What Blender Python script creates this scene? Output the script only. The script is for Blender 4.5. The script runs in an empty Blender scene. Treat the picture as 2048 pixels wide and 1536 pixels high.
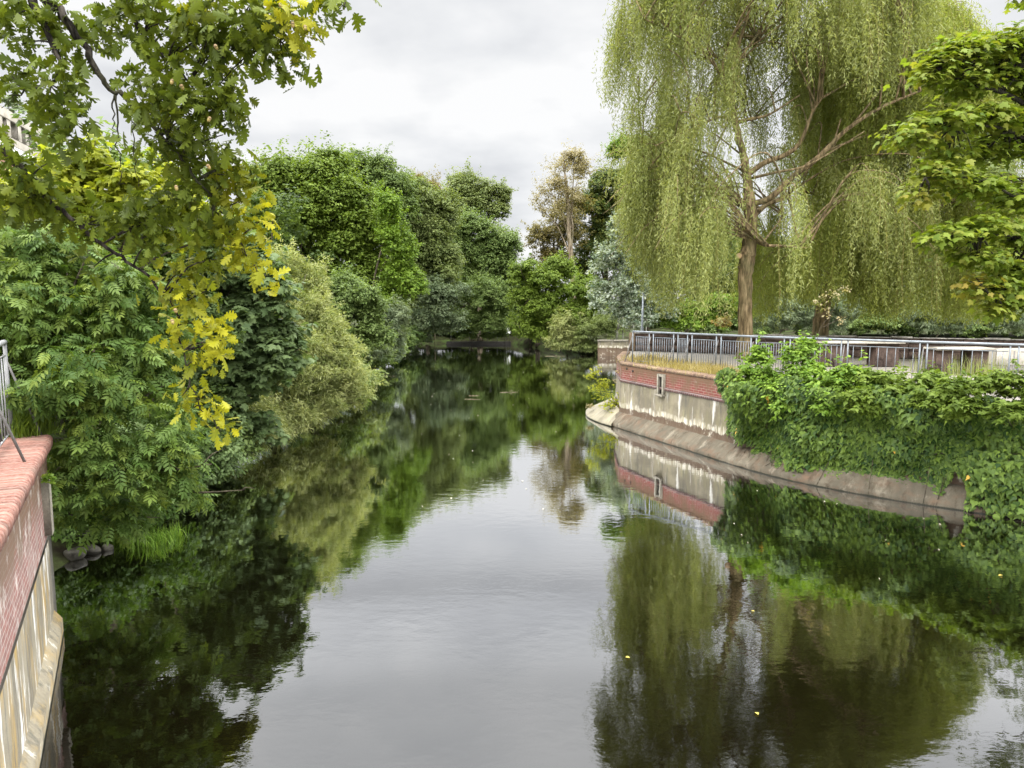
import bpy, math
import numpy as np

# ------------------------------------------------------------------ basics
C = bpy.context.scene.collection
F, CX, CY, HCAM = 1420.0, 1024.0, 768.0, 5.5
PITCH = math.atan(168 / 1420.0)
CP, SP = math.cos(PITCH), math.sin(PITCH)

def at(x, y, Y):
    """world point on the sight line through photo point (x, y) at distance Y along the river"""
    u, v = (x - CX) / F, (CY - y) / F
    r = np.array([u, CP + v * SP, -SP + v * CP])
    return np.array([0, 0, HCAM]) + r * (Y / r[1])

def atz(x, y, z):
    u, v = (x - CX) / F, (CY - y) / F
    r = np.array([u, CP + v * SP, -SP + v * CP])
    return np.array([0, 0, HCAM]) + r * ((z - HCAM) / r[2])

def rng(seed): return np.random.default_rng(seed)
def nrm(a): return a / np.maximum(np.linalg.norm(a, axis=-1, keepdims=True), 1e-9)

# ------------------------------------------------------------------ materials
def new_mat(name):
    m = bpy.data.materials.new(name); m.use_nodes = True
    nt = m.node_tree; nt.nodes.clear()
    out = nt.nodes.new('ShaderNodeOutputMaterial')
    return m, nt, out

def N(nt, t, **kw):
    n = nt.nodes.new(t)
    for k, v in kw.items():
        if k.startswith('i_'):
            key = k[2:]
            n.inputs[int(key) if key.isdigit() else key.replace('_', ' ')].default_value = v
        else: setattr(n, k, v)
    return n

def ramp(nt, fac, stops):
    r = nt.nodes.new('ShaderNodeValToRGB'); e = r.color_ramp.elements
    while len(e) < len(stops): e.new(0.5)
    for i, (p, c) in enumerate(stops):
        e[i].position = p; e[i].color = (c[0], c[1], c[2], 1)
    nt.links.new(fac, r.inputs[0]); return r.outputs[0]

def mixc(nt, fac, a, b, mode='MIX'):
    n = nt.nodes.new('ShaderNodeMix'); n.data_type = 'RGBA'; n.blend_type = mode
    for s, v in ((0, fac), (6, a), (7, b)):
        if hasattr(v, 'links'): nt.links.new(v, n.inputs[s])
        elif isinstance(v, (tuple, list)): n.inputs[s].default_value = (v[0], v[1], v[2], 1)
        else: n.inputs[s].default_value = v
    return n.outputs[2]

def math_n(nt, op, a, b=None, clamp=False):
    n = nt.nodes.new('ShaderNodeMath'); n.operation = op; n.use_clamp = clamp
    for s, v in ((0, a), (1, b)):
        if v is None: continue
        if hasattr(v, 'links'): nt.links.new(v, n.inputs[s])
        else: n.inputs[s].default_value = v
    return n.outputs[0]

def maprange(nt, v, a, b, c=0.0, d=1.0):
    n = nt.nodes.new('ShaderNodeMapRange'); n.clamp = True
    nt.links.new(v, n.inputs[0])
    for i, x in enumerate((a, b, c, d)): n.inputs[i + 1].default_value = x
    return n.outputs[0]

def noise(nt, vec, scale, detail=4, rough=0.55, stretch=None, loc=None):
    if stretch or loc:
        mp = nt.nodes.new('ShaderNodeMapping'); mp.inputs['Scale'].default_value = stretch or (1, 1, 1)
        if loc: mp.inputs['Location'].default_value = loc
        nt.links.new(vec, mp.inputs[0]); vec = mp.outputs[0]
    n = N(nt, 'ShaderNodeTexNoise'); n.inputs['Scale'].default_value = scale
    n.inputs['Detail'].default_value = detail; n.inputs['Roughness'].default_value = rough
    nt.links.new(vec, n.inputs['Vector']); return n.outputs[0]

def bump(nt, h, strength=0.3, dist=0.02):
    b = nt.nodes.new('ShaderNodeBump'); b.inputs['Strength'].default_value = strength
    b.inputs['Distance'].default_value = dist; nt.links.new(h, b.inputs['Height']); return b.outputs[0]

def principled(nt, out, col, rough=0.8, nor=None, spec=0.3, metal=0.0):
    p = nt.nodes.new('ShaderNodeBsdfPrincipled')
    if hasattr(col, 'links'): nt.links.new(col, p.inputs['Base Color'])
    else: p.inputs['Base Color'].default_value = (col[0], col[1], col[2], 1)
    if hasattr(rough, 'links'): nt.links.new(rough, p.inputs['Roughness'])
    else: p.inputs['Roughness'].default_value = rough
    p.inputs['Specular IOR Level'].default_value = spec; p.inputs['Metallic'].default_value = metal
    if nor: nt.links.new(nor, p.inputs['Normal'])
    nt.links.new(p.outputs[0], out.inputs[0]); return p

def attr(nt, name):
    a = nt.nodes.new('ShaderNodeAttribute'); a.attribute_name = name; return a.outputs['Fac']

def leaf_mat(name, dark, light, turned, trans=0.38, gloss=0.16):
    """leaf colour runs between two greens from leaf to leaf; 'turn' is how far a leaf has turned yellow"""
    m, nt, out = new_mat(name)
    c = ramp(nt, attr(nt, 'tint'), [(0, dark), (1, light)])
    c = mixc(nt, attr(nt, 'turn'), c, turned)
    p = nt.nodes.new('ShaderNodeBsdfPrincipled')
    nt.links.new(c, p.inputs['Base Color']); p.inputs['Roughness'].default_value = 0.5
    p.inputs['Specular IOR Level'].default_value = gloss
    t = nt.nodes.new('ShaderNodeBsdfTranslucent')
    tc = mixc(nt, 1.0, c, (1.25, 1.25, 0.55), 'MULTIPLY'); nt.links.new(tc, t.inputs[0])
    mx = nt.nodes.new('ShaderNodeMixShader'); mx.inputs[0].default_value = trans
    nt.links.new(p.outputs[0], mx.inputs[1]); nt.links.new(t.outputs[0], mx.inputs[2])
    nt.links.new(mx.outputs[0], out.inputs[0]); return m

def bark_mat(name, a, b, ridges=9.0):
    m, nt, out = new_mat(name)
    tc = nt.nodes.new('ShaderNodeTexCoord').outputs['Object']
    n1 = noise(nt, tc, ridges, 5, 0.6, (1, 1, 0.16)); n2 = noise(nt, tc, 1.3, 3)
    c = ramp(nt, n1, [(0.36, tuple(x * 0.35 for x in a)), (0.5, a), (0.68, b)])
    c = mixc(nt, maprange(nt, n2, 0.45, 0.7, 0, 0.5), c, (0.10, 0.11, 0.05))
    principled(nt, out, c, 0.9, bump(nt, n1, 0.9, 0.05), 0.15); return m

# ------------------------------------------------------------------ meshes
def link(o, parent=None):
    C.objects.link(o)
    if parent is not None:
        o.parent = parent
        o.matrix_parent_inverse = parent.matrix_basis.inverted()
    return o

class MB:
    """collects geometry for ONE mesh"""
    def __init__(s): s.V, s.L, s.T, s.n, s.att, s.uv = [], [], [], 0, {}, []
    def raw(s, V, loops, totals, uv=None, **att):
        V = np.asarray(V, float).reshape(-1, 3)
        s.V.append(V); s.L.append(np.asarray(loops, np.int64) + s.n); s.T.append(np.asarray(totals, np.int64)); s.n += len(V)
        for k, v in att.items(): s.att.setdefault(k, []).append(np.asarray(v, np.float32))
        s.uv.append(np.asarray(uv, float) if uv is not None else np.zeros((len(loops), 2)))
    def polys(s, V, P, uv=None):
        s.raw(V, [i for p in P for i in p], [len(p) for p in P], uv)
    def box(s, c, size, R=None, bev=0.0):
        sx, sy, sz = [q / 2 for q in size]
        if bev:
            bev = min(bev, sx * .9, sy * .9, sz * .9)
            V, idx = [], {}
            for a in (-1, 1):
                for b in (-1, 1):
                    for d in (-1, 1):
                        for k, p in enumerate(((sx, sy - bev, sz - bev), (sx - bev, sy, sz - bev), (sx - bev, sy - bev, sz))):
                            idx[(a, b, d, k)] = len(V); V.append((a * p[0], b * p[1], d * p[2]))
            P = []
            for k in range(3):
                o = [i for i in range(3) if i != k]
                for sg in (-1, 1):
                    f = []
                    for p, q in ((-1, -1), (1, -1), (1, 1), (-1, 1)):
                        t = [0, 0, 0]; t[k] = sg; t[o[0]] = p; t[o[1]] = q; f.append(idx[(*t, k)])
                    P.append(f)
            for k in range(3):
                o = [i for i in range(3) if i != k]
                for p in (-1, 1):
                    for q in (-1, 1):
                        A = [0, 0, 0]; A[o[0]] = p; A[o[1]] = q; B = list(A); A[k] = -1; B[k] = 1
                        P.append([idx[(*A, o[0])], idx[(*B, o[0])], idx[(*B, o[1])], idx[(*A, o[1])]])
            for a in (-1, 1):
                for b in (-1, 1):
                    for d in (-1, 1): P.append([idx[(a, b, d, k)] for k in range(3)])
            V = np.array(V)
        else:
            V = np.array([(a * sx, b * sy, d * sz) for a in (-1, 1) for b in (-1, 1) for d in (-1, 1)])
            P = [(0, 1, 3, 2), (4, 6, 7, 5), (0, 4, 5, 1), (2, 3, 7, 6), (0, 2, 6, 4), (1, 5, 7, 3)]
        if R is not None: V = V @ np.asarray(R).T
        s.polys(V + np.asarray(c), P)
    def tube(s, pts, rad, k=6, cap=True):
        pts = np.asarray(pts, float); n = len(pts)
        rad = np.broadcast_to(np.asarray(rad, float), (n,))
        T = nrm(np.gradient(pts, axis=0)); ref = np.array([0.31, 0.87, 0.38])
        V = []
        u = nrm(np.cross(T[0], ref))
        a = np.linspace(0, 2 * math.pi, k, endpoint=False)
        for i in range(n):
            u = nrm(u - T[i] * (u @ T[i])); w = np.cross(T[i], u)
            V.append(pts[i] + rad[i] * (np.cos(a)[:, None] * u + np.sin(a)[:, None] * w))
        P = []
        for i in range(n - 1):
            for j in range(k):
                P.append((i * k + j, i * k + (j + 1) % k, (i + 1) * k + (j + 1) % k, (i + 1) * k + j))
        if cap: P += [tuple(range(k))[::-1], tuple(range((n - 1) * k, n * k))]
        s.polys(np.concatenate(V), P)
    def build(s, name, mat, parent=None, smooth=False):
        me = bpy.data.meshes.new(name)
        V = np.concatenate(s.V); L = np.concatenate(s.L); T = np.concatenate(s.T)
        me.vertices.add(len(V)); me.vertices.foreach_set('co', V.astype(np.float32).ravel())
        me.loops.add(len(L)); me.loops.foreach_set('vertex_index', L.astype(np.int32))
        me.polygons.add(len(T)); me.polygons.foreach_set('loop_start', (np.cumsum(T) - T).astype(np.int32))
        if smooth: me.polygons.foreach_set('use_smooth', np.ones(len(T), bool))
        uv = np.concatenate(s.uv)
        if np.any(uv):
            me.uv_layers.new(name='UVMap').data.foreach_set('uv', uv.astype(np.float32).ravel())
        for k, v in s.att.items():
            me.attributes.new(k, 'FLOAT', 'FACE').data.foreach_set('value', np.concatenate(v))
        me.update(calc_edges=True); me.validate()
        if mat: me.materials.append(mat)
        return link(bpy.data.objects.new(name, me), parent)

def tag(o, label=None, cat=None, group=None, kind=None):
    for k, v in (('label', label), ('category', cat), ('group', group), ('kind', kind)):
        if v: o[k] = v
    return o

def thing(name, loc, label, cat, group=None):
    e = bpy.data.objects.new(name, None); e.location = [float(q) for q in loc]; e.empty_display_size = 0.3
    C.objects.link(e); return tag(e, label, cat, group)

def smooth(pts, per=5):
    """Catmull-Rom through the points (any number of columns)"""
    p = np.asarray(pts, float); p = np.vstack([2 * p[0] - p[1], p, 2 * p[-1] - p[-2]]); out = []
    for i in range(1, len(p) - 2):
        for t in np.linspace(0, 1, per, endpoint=False):
            a, b, c, d = p[i - 1], p[i], p[i + 1], p[i + 2]
            out.append(0.5 * (2 * b + (c - a) * t + (2 * a - 5 * b + 4 * c - d) * t * t + (3 * b - a - 3 * c + d) * t ** 3))
    out.append(p[-2]); return np.array(out)

# ------------------------------------------------------------------ leaves
def fold(outline, k=0.25, droop=0.12):
    """outline (x, y), one blade bent down at its sides and tip"""
    o = np.asarray(outline, float)
    return np.column_stack([o[:, 0], o[:, 1], -k * np.abs(o[:, 0]) - droop * o[:, 1] ** 2])

LANCE = (fold([(0, 0), (0.10, 0.4), (0, 1), (-0.10, 0.4)]), [(0, 1, 2, 3)])
OVATE = (fold([(0, 0), (0.24, 0.22), (0.27, 0.55), (0, 1), (-0.27, 0.55), (-0.24, 0.22)], 0.3), [(0, 1, 2, 3), (0, 3, 4, 5)])
QUAD = (fold([(0, 0), (0.32, 0.45), (0, 1), (-0.32, 0.45)], 0.35), [(0, 1, 2), (0, 2, 3)])
_half = [(0.03, 0.0), (0.09, 0.15), (0.22, 0.20), (0.20, 0.27), (0.09, 0.31), (0.31, 0.44), (0.31, 0.52), (0.13, 0.53), (0.34, 0.68), (0.31, 0.76), (0.13, 0.73), (0.20, 0.91), (0.10, 0.93)]
OAK = (fold(_half + [(0, 1.0)] + [(-x, y) for x, y in _half[::-1]], 0.5, 0.3), None)
_half = [(0.03, 0.0), (0.18, -0.08), (0.32, -0.02), (0.30, 0.10), (0.56, 0.22), (0.42, 0.30), (0.46, 0.44), (0.28, 0.40), (0.16, 0.58), (0.22, 0.74), (0.08, 0.78)]
MAPLE = (fold(_half + [(0, 1.0)] + [(-x, y) for x, y in _half[::-1]], 0.32, 0.25), None)
_half = [(0.0, 0.02), (0.2, -0.08), (0.44, 0.1), (0.3, 0.36), (0.16, 0.5)]
IVY = (fold(_half + [(0, 1.0)] + [(-x, y) for x, y in _half[::-1][:-1]], 0.3, 0.15), None)
def halves(v):
    k = int(np.argmax(v[:, 1])); n = len(v); b0 = np.array([[0, 0.02, 0.0]])
    return np.vstack([v, b0]), [tuple(range(0, k + 1)) + (n,), tuple(range(k, n)) + (n,)]
OAK, MAPLE, IVY = [halves(v) for v, _ in (OAK, MAPLE, IVY)]
def _pinnate(pairs=4):
    V, P = [], []
    def add(a, d, L, w):
        a, d = np.array(a, float), np.array(d, float); n = np.array([-d[1], d[0]]); b = len(V)
        for s, t in ((0, 0), (0.3, 1), (0.6, 0.9), (1, 0), (0.6, -0.9), (0.3, -1)):
            q = a + d * s * L + n * t * w * L
            V.append((q[0], q[1], -0.35 * q[1] ** 2 - 0.3 * abs(q[0]) + 0.02 * abs(t)))
        P.append(tuple(range(b, b + 6)))
    for i in range(pairs):
        y = 0.2 + 0.55 * i / (pairs - 1)
        for sg in (-1, 1): add((0, y), (sg * 0.87, 0.5), 0.34 - 0.02 * abs(i - 1.5), 0.19)
    add((0, 0.78), (0, 1), 0.36, 0.19)
    b = len(V)
    for x, y in ((-0.008, 0), (0.008, 0), (0.006, 0.8), (-0.006, 0.8)): V.append((x, y, -0.35 * y * y))
    P.append((b, b + 1, b + 2, b + 3))
    return (np.array(V), P)
PINNATE = _pinnate()

def scatter(mb, tpl, P, Nn, T, S, tint, turn):
    tv, tp = tpl
    Nn = nrm(Nn); T = nrm(T - Nn * np.sum(T * Nn, 1, keepdims=True)); X = np.cross(T, Nn)
    V = P[:, None] + S[:, None, None] * (tv[None, :, 0:1] * X[:, None] + tv[None, :, 1:2] * T[:, None] + tv[None, :, 2:3] * Nn[:, None])
    lo = np.array([i for p in tp for i in p]); to = np.array([len(p) for p in tp]); n = len(P)
    L = (lo[None] + (np.arange(n) * len(tv))[:, None]).ravel()
    mb.raw(V.reshape(-1, 3), L, np.tile(to, n), None, tint=np.repeat(np.clip(tint, 0, 1), len(to)), turn=np.repeat(np.clip(turn, 0, 1), len(to)))

def sphere_dirs(r, n):
    return nrm(r.normal(size=(n, 3)))

def crown_points(r, lobes, n, tuft, per=22, sub=13, sub_r=0.42, shell=0.4):
    """leaf spots: twigs' ends gathered into boughs' humps that cover the limbs' reach (lobes: centre, radii)"""
    hum = []
    Cn = np.array([l[0] for l in lobes]); Rd = np.array([l[1] for l in lobes])
    for c, R in zip(Cn, Rd):
        d = sphere_dirs(r, sub); d[:, 2] = np.where(d[:, 2] < -0.5, -d[:, 2], d[:, 2])
        for q in d:
            p = c + R * q * r.uniform(0.55, 0.82); f = sub_r * r.uniform(0.65, 1.25)
            k = np.min(np.linalg.norm((p - Cn) / Rd, axis=1) + 1e3 * (np.abs(Cn - c).sum(1) < 1e-6))
            if k < 0.5: continue
            hum.append((p, R * f))
    hc = np.array([h[0] for h in hum]); hr = np.array([h[1] for h in hum])
    w = np.prod(hr, axis=1) ** (2 / 3); m = max(1, n // per)
    i = r.choice(len(hum), m, p=w / w.sum())
    d = sphere_dirs(r, m); flip = (d[:, 2] < -0.25) & (r.random(m) < 0.75); d[flip, 2] *= -1
    tc = hc[i] + hr[i] * d * (1 - shell * r.random((m, 1)) ** 2)
    shoot = r.random(m) < 0.16
    tc[shoot] += (d[shoot] * 0.8 + np.array([0, 0, 0.5])) * tuft * r.uniform(0.6, 2.2, (int(shoot.sum()), 1))
    j = np.repeat(np.arange(m), per)
    o = sphere_dirs(r, len(j)); o[:, 2] = np.abs(o[:, 2]) * 0.9 - 0.15 + 0.12 * r.normal(size=len(j))
    ts = tuft * r.uniform(0.6, 1.5, m)[j][:, None]
    P = tc[j] + o * ts * (r.random((len(j), 1)) ** 0.4) * np.where(shoot[j], 0.6, 1.0)[:, None] + np.where(shoot[j], 1.0, 0.0)[:, None] * (d[j] + np.array([0, 0, 0.6])) * tuft * r.uniform(-1.2, 0.8, (len(j), 1))
    d = 0.55 * d[j] + 0.85 * o
    return P, d, j, m

def crown(mb, r, lobes, n, tpl, size, tuft, per=22, sub=13, sub_r=0.42, shell=0.4, up=0.55, hang=0.35, wild=0.55, turn=0.0, sv=0.25):
    P, D, j, m = crown_points(r, lobes, n, tuft, per, sub, sub_r, shell)
    k = len(P)
    Nn = 0.55 * D + np.array([0, 0, up]) + wild * sphere_dirs(r, k)
    T = D * 0.7 + np.array([0, 0, -hang]) + 0.7 * sphere_dirs(r, k)
    S = size * (1 + sv * r.normal(size=k)).clip(0.5, 1.6)
    tint = 0.5 + 0.30 * r.normal(size=m)[j] + 0.2 * r.normal(size=k)
    tn = turn * np.clip(r.normal(size=m)[j] * 0.6 + r.normal(size=k) * 0.4 + 0.3, 0, 1.5) if turn else np.zeros(k)
    scatter(mb, tpl, P, Nn, T, S, tint, tn)

def limbs(mb, r, base, lobes, r0, k=8, lean=0.0, twigs=3):
    """trunk from the base up through the crown, one bending limb to each lobe, twigs beyond"""
    base = np.asarray(base, float)
    Cn = np.array([l[0] for l in lobes]); Rd = np.array([l[1] for l in lobes])
    top = np.array([Cn[:, 0].mean(), Cn[:, 1].mean(), (Cn[:, 2] + 0.5 * Rd[:, 2]).max()])
    ax = smooth([base, base + (top - base) * np.array([0.12, 0.12, 0.3]) + r.normal(size=3) * r0 * 0.6,
                 base + (top - base) * np.array([0.5, 0.5, 0.62]) + r.normal(size=3) * r0, top], 6)
    rr = np.linspace(1, 0.12, len(ax)) * r0; rr[0] *= 1.35
    mb.tube(ax, rr, k)
    for c, R in zip(Cn, Rd):
        f = np.argmin(np.abs(ax[:, 2] - (base[2] + (c[2] - base[2]) * 0.6)))
        f = min(max(f, 3), len(ax) - 3); s = ax[f]
        mid = s * 0.5 + c * 0.5 + np.array([0, 0, 0.12 * np.linalg.norm(c - s)]) + r.normal(size=3) * 0.1 * R
        pl = smooth([s, mid, c, c + (c - mid) * 0.5 + np.array([0, 0, 0.2 * R[2]])], 4)
        mb.tube(pl, np.linspace(rr[f] * 0.6, r0 * 0.06, len(pl)), 5)
        for _ in range(twigs):
            d = sphere_dirs(r, 1)[0]; d[2] = abs(d[2]); q = pl[r.integers(3, len(pl))]
            e = q + d * R * 0.75
            tp = smooth([q, (q + e) / 2 + r.normal(size=3) * 0.08 * R, e], 3)
            mb.tube(tp, np.linspace(r0 * 0.13, r0 * 0.03, len(tp)), 4)

def px_lobes(spec, d, flat=0.9):
    out = []
    for s in spec:
        dd = s[4] if len(s) > 4 else 0
        c = at(s[0], s[1], d + dd); q = (d + dd) / F
        out.append((c, np.array([s[2] * q, flat * (s[2] + s[3]) / 2 * q, s[3] * q])))
    return out

def tree(name, label, cat, d, spec, foot, mat, bark, tpl=QUAD, size=0.16, dens=1.0, tuft=0.3, r0=0.22, seed=1, group=None,
         ground=None, part='crown', stem='trunk', extra_stems=(), **kw):
    r = rng(seed); lb = px_lobes(spec, d)
    area = sum(2.2 * math.pi * (R[0] * R[2] + R[0] * R[1] + R[1] * R[2]) / 1.5 for _, R in lb)
    n = int(dens * 2.6 * area / (0.33 * size * size if (tpl is QUAD or tpl is OVATE) else 0.11 * size * size if tpl is LANCE else 0.5 * size * size))
    fx = at(foot, 700, d)[0]; xl = np.interp(d, XL[:, 0], XL[:, 1]); yf = np.interp(fx, YF[:, 0], YF[:, 1])
    if fx < 0 and d < 85: fx = min(fx, xl - 0.9)
    elif d > 50: d0 = d; d = max(d, yf + 0.8)
    g = ground_z(fx, d) - 0.1 if ground is None else ground
    t = thing(name, (fx, d, g), label, cat, group)
    mb = MB(); limbs(mb, r, (fx, d, g), lb, r0)
    for e in extra_stems:
        p = np.array([at(q[0], q[1], d + (q[2] if len(q) > 2 else 0)) for q in e[:-1]]); p[0][2] = min(p[0][2], g)
        p = smooth(p, 4); mb.tube(p, np.linspace(1, 0.35, len(p)) * e[-1], 6)
    mb.build(stem, bark, t, True)
    mb = MB(); crown(mb, r, lb, n, tpl, size, tuft, **kw); mb.build(part, mat, t)
    return t

# ------------------------------------------------------------------ where the banks run
XL = np.array([(-80, -3.6), (3.5, -4.6), (12.3, -9.2), (15, -9.2), (22, -9.8), (26, -9.2), (34, -8.5), (46, -9.9), (65, -11.4), (86, -11.4), (120, -11.6)])
YF = np.array([(-200, 90), (-12, 90), (0, 89), (3.6, 80), (8.7, 70.6), (60, 70), (400, 70)])
def ground_z(X, Y):
    X, Y = np.asarray(X, float), np.asarray(Y, float)
    d = np.maximum(np.interp(Y, XL[:, 0], XL[:, 1]) - X, Y - np.interp(X, YF[:, 0], YF[:, 1]))
    z = np.interp(d, [-3, -0.6, 0, 0.8, 3, 9, 40, 400], [-1.4, -0.7, -0.05, 0.4, 0.95, 1.5, 2.0, 2.6])
    return z + 0.12 * np.sin(X * 1.3 + 2 * np.sin(Y * 0.7)) * np.clip(d, 0, 1)

# ------------------------------------------------------------------ world, sun, camera
SUN_EL, SUN_AZ = math.radians(52), math.radians(205)      # from behind the viewer, a little to the left
def make_world():
    w = bpy.data.worlds.new('World'); bpy.context.scene.world = w; w.use_nodes = True
    nt = w.node_tree; nt.nodes.clear()
    out = nt.nodes.new('ShaderNodeOutputWorld'); bg = nt.nodes.new('ShaderNodeBackground')
    nt.links.new(bg.outputs[0], out.inputs[0])
    sky = nt.nodes.new('ShaderNodeTexSky'); sky.sky_type = 'NISHITA'; sky.sun_disc = False
    sky.sun_elevation = SUN_EL; sky.sun_rotation = SUN_AZ
    tc = nt.nodes.new('ShaderNodeTexCoord').outputs['Generated']
    sep = nt.nodes.new('ShaderNodeSeparateXYZ'); nt.links.new(tc, sep.inputs[0])
    z = math_n(nt, 'MAXIMUM', sep.outputs[2], 0.0)
    den = math_n(nt, 'ADD', z, 0.22)
    comb = nt.nodes.new('ShaderNodeCombineXYZ')
    nt.links.new(math_n(nt, 'DIVIDE', sep.outputs[0], den), comb.inputs[0])
    nt.links.new(math_n(nt, 'DIVIDE', sep.outputs[1], den), comb.inputs[1])
    v = comb.outputs[0]
    n1 = noise(nt, v, 1.5, 5, 0.5, None, (3.1, 1.7, 0)); n2 = noise(nt, v, 4.2, 4, 0.5, None, (7.3, 0.4, 0))
    n = math_n(nt, 'ADD', math_n(nt, 'MULTIPLY', n1, 0.75), math_n(nt, 'MULTIPLY', n2, 0.25))
    cl = ramp(nt, n, [(0.35, (0.72, 0.735, 0.765)), (0.47, (0.89, 0.90, 0.915)), (0.57, (1.02, 1.02, 1.02))])
    lift = ramp(nt, z, [(0.0, (1, 1, 1)), (0.36, (1.0, 1.0, 1.0)), (0.8, (1, 1, 1))])
    up = maprange(nt, z, 0.385, 0.72, 1.0, 8.2)
    cm = nt.nodes.new('ShaderNodeVectorMath'); cm.operation = 'SCALE'
    nt.links.new(cl, cm.inputs[0]); nt.links.new(up, cm.inputs['Scale'])
    sk = nt.nodes.new('ShaderNodeVectorMath'); sk.operation = 'SCALE'; sk.inputs['Scale'].default_value = 0.1
    nt.links.new(sky.outputs[0], sk.inputs[0])
    nt.links.new(mixc(nt, 0.95, sk.outputs[0], cm.outputs[0]), bg.inputs[0]); bg.inputs[1].default_value = 1.0
make_world()

sl = bpy.data.lights.new('sun', 'SUN'); sl.energy = 2.0; sl.angle = math.radians(30); sl.color = (1, 0.95, 0.86)
so = bpy.data.objects.new('sun', sl); C.objects.link(so); so.location = (-10, -20, 40)
from mathutils import Vector
_d = Vector((math.sin(SUN_AZ) * math.cos(SUN_EL), math.cos(SUN_AZ) * math.cos(SUN_EL), math.sin(SUN_EL)))
so.rotation_euler = _d.to_track_quat('Z', 'Y').to_euler()

cam = bpy.data.cameras.new('camera'); cam.sensor_width = 36; cam.lens = 36 * F / 2048; cam.clip_end = 3000; cam.clip_start = 0.05
co = bpy.data.objects.new('camera', cam); C.objects.link(co)
co.location = (0, 0, HCAM); co.rotation_euler = (math.pi / 2 - PITCH, 0, 0)
bpy.context.scene.camera = co
vs = bpy.context.scene.view_settings; vs.view_transform = 'Standard'; vs.look = 'None'; vs.exposure = 0; vs.gamma = 1
cy = bpy.context.scene.cycles
cy.max_bounces = 7; cy.transparent_max_bounces = 6; cy.diffuse_bounces = 4; cy.glossy_bounces = 3; cy.transmission_bounces = 4

# ------------------------------------------------------------------ ground and water
def make_ground():
    xs = np.unique(np.concatenate([np.linspace(-700, -40, 30), np.linspace(-40, 40, 161), np.linspace(40, 700, 30)]))
    ys = np.unique(np.concatenate([np.linspace(-120, -5, 12), np.linspace(-5, 110, 160), np.linspace(110, 900, 30)]))
    X, Y = np.meshgrid(xs, ys); Z = ground_z(X, Y); nx, ny = len(xs), len(ys)
    i = np.arange(nx * ny).reshape(ny, nx)
    q = np.stack([i[:-1, :-1], i[:-1, 1:], i[1:, 1:], i[1:, :-1]], -1).reshape(-1, 4)
    mb = MB(); mb.raw(np.stack([X, Y, Z], -1), q.ravel(), np.full(len(q), 4))
    m, nt, out = new_mat('earth_and_undergrowth')
    tc = nt.nodes.new('ShaderNodeTexCoord').outputs['Object']
    n = noise(nt, tc, 1.1, 6, 0.65)
    c = ramp(nt, n, [(0.35, (0.02, 0.016, 0.01)), (0.5, (0.035, 0.04, 0.015)), (0.65, (0.05, 0.075, 0.02))])
    principled(nt, out, c, 0.95, bump(nt, n, 0.8, 0.2), 0.1)
    tag(mb.build('ground', m, None, True), 'dark earth of the river banks under the bushes', 'ground', None, 'structure')
make_ground()

def make_water():
    m, nt, out = new_mat('river_water')
    tc = nt.nodes.new('ShaderNodeTexCoord').outputs['Object']
    a = noise(nt, tc, 2.6, 3, 0.5, (1.0, 1.5, 1)); b = noise(nt, tc, 11.0, 2, 0.5, (0.8, 1.3, 1)); g = noise(nt, tc, 0.35, 2, 0.5)
    amp = maprange(nt, g, 0.35, 0.7, 0.35, 1.0)
    h = math_n(nt, 'MULTIPLY', math_n(nt, 'ADD', a, math_n(nt, 'MULTIPLY', b, 0.16)), amp)
    nor = bump(nt, h, 1.0, 0.0030)
    deep = nt.nodes.new('ShaderNodeBsdfDiffuse'); deep.inputs[0].default_value = (0.0026, 0.0022, 0.0008, 1)
    gl = nt.nodes.new('ShaderNodeBsdfGlossy'); gl.inputs[1].default_value = 0.025
    gl.inputs[0].default_value = (0.97, 0.98, 1.0, 1); nt.links.new(nor, gl.inputs['Normal'])
    lw = nt.nodes.new('ShaderNodeLayerWeight'); lw.inputs[0].default_value = 0.5; nt.links.new(nor, lw.inputs['Normal'])
    fr = N(nt, 'ShaderNodeFloatCurve'); cu = fr.mapping.curves[0]; cu.points[0].location = (0, 0.03); cu.points[1].location = (1, 1)
    for q in ((0.25, 0.05), (0.485, 0.115), (0.537, 0.21), (0.61, 0.46), (0.724, 0.75), (0.913, 0.86)): cu.points.new(*q)
    fr.mapping.update(); nt.links.new(lw.outputs['Facing'], fr.inputs['Value'])
    mx = nt.nodes.new('ShaderNodeMixShader'); nt.links.new(fr.outputs[0], mx.inputs[0])
    nt.links.new(deep.outputs[0], mx.inputs[1]); nt.links.new(gl.outputs[0], mx.inputs[2]); nt.links.new(mx.outputs[0], out.inputs[0])
    mb = MB(); mb.polys([(-14, -60, 0), (90, -60, 0), (90, 92, 0), (-14, 92, 0)], [(0, 1, 2, 3)])
    tag(mb.build('river_water', m), 'dark still river reflecting trees and cloudy sky', 'water', None, 'structure')
make_water()

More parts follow.
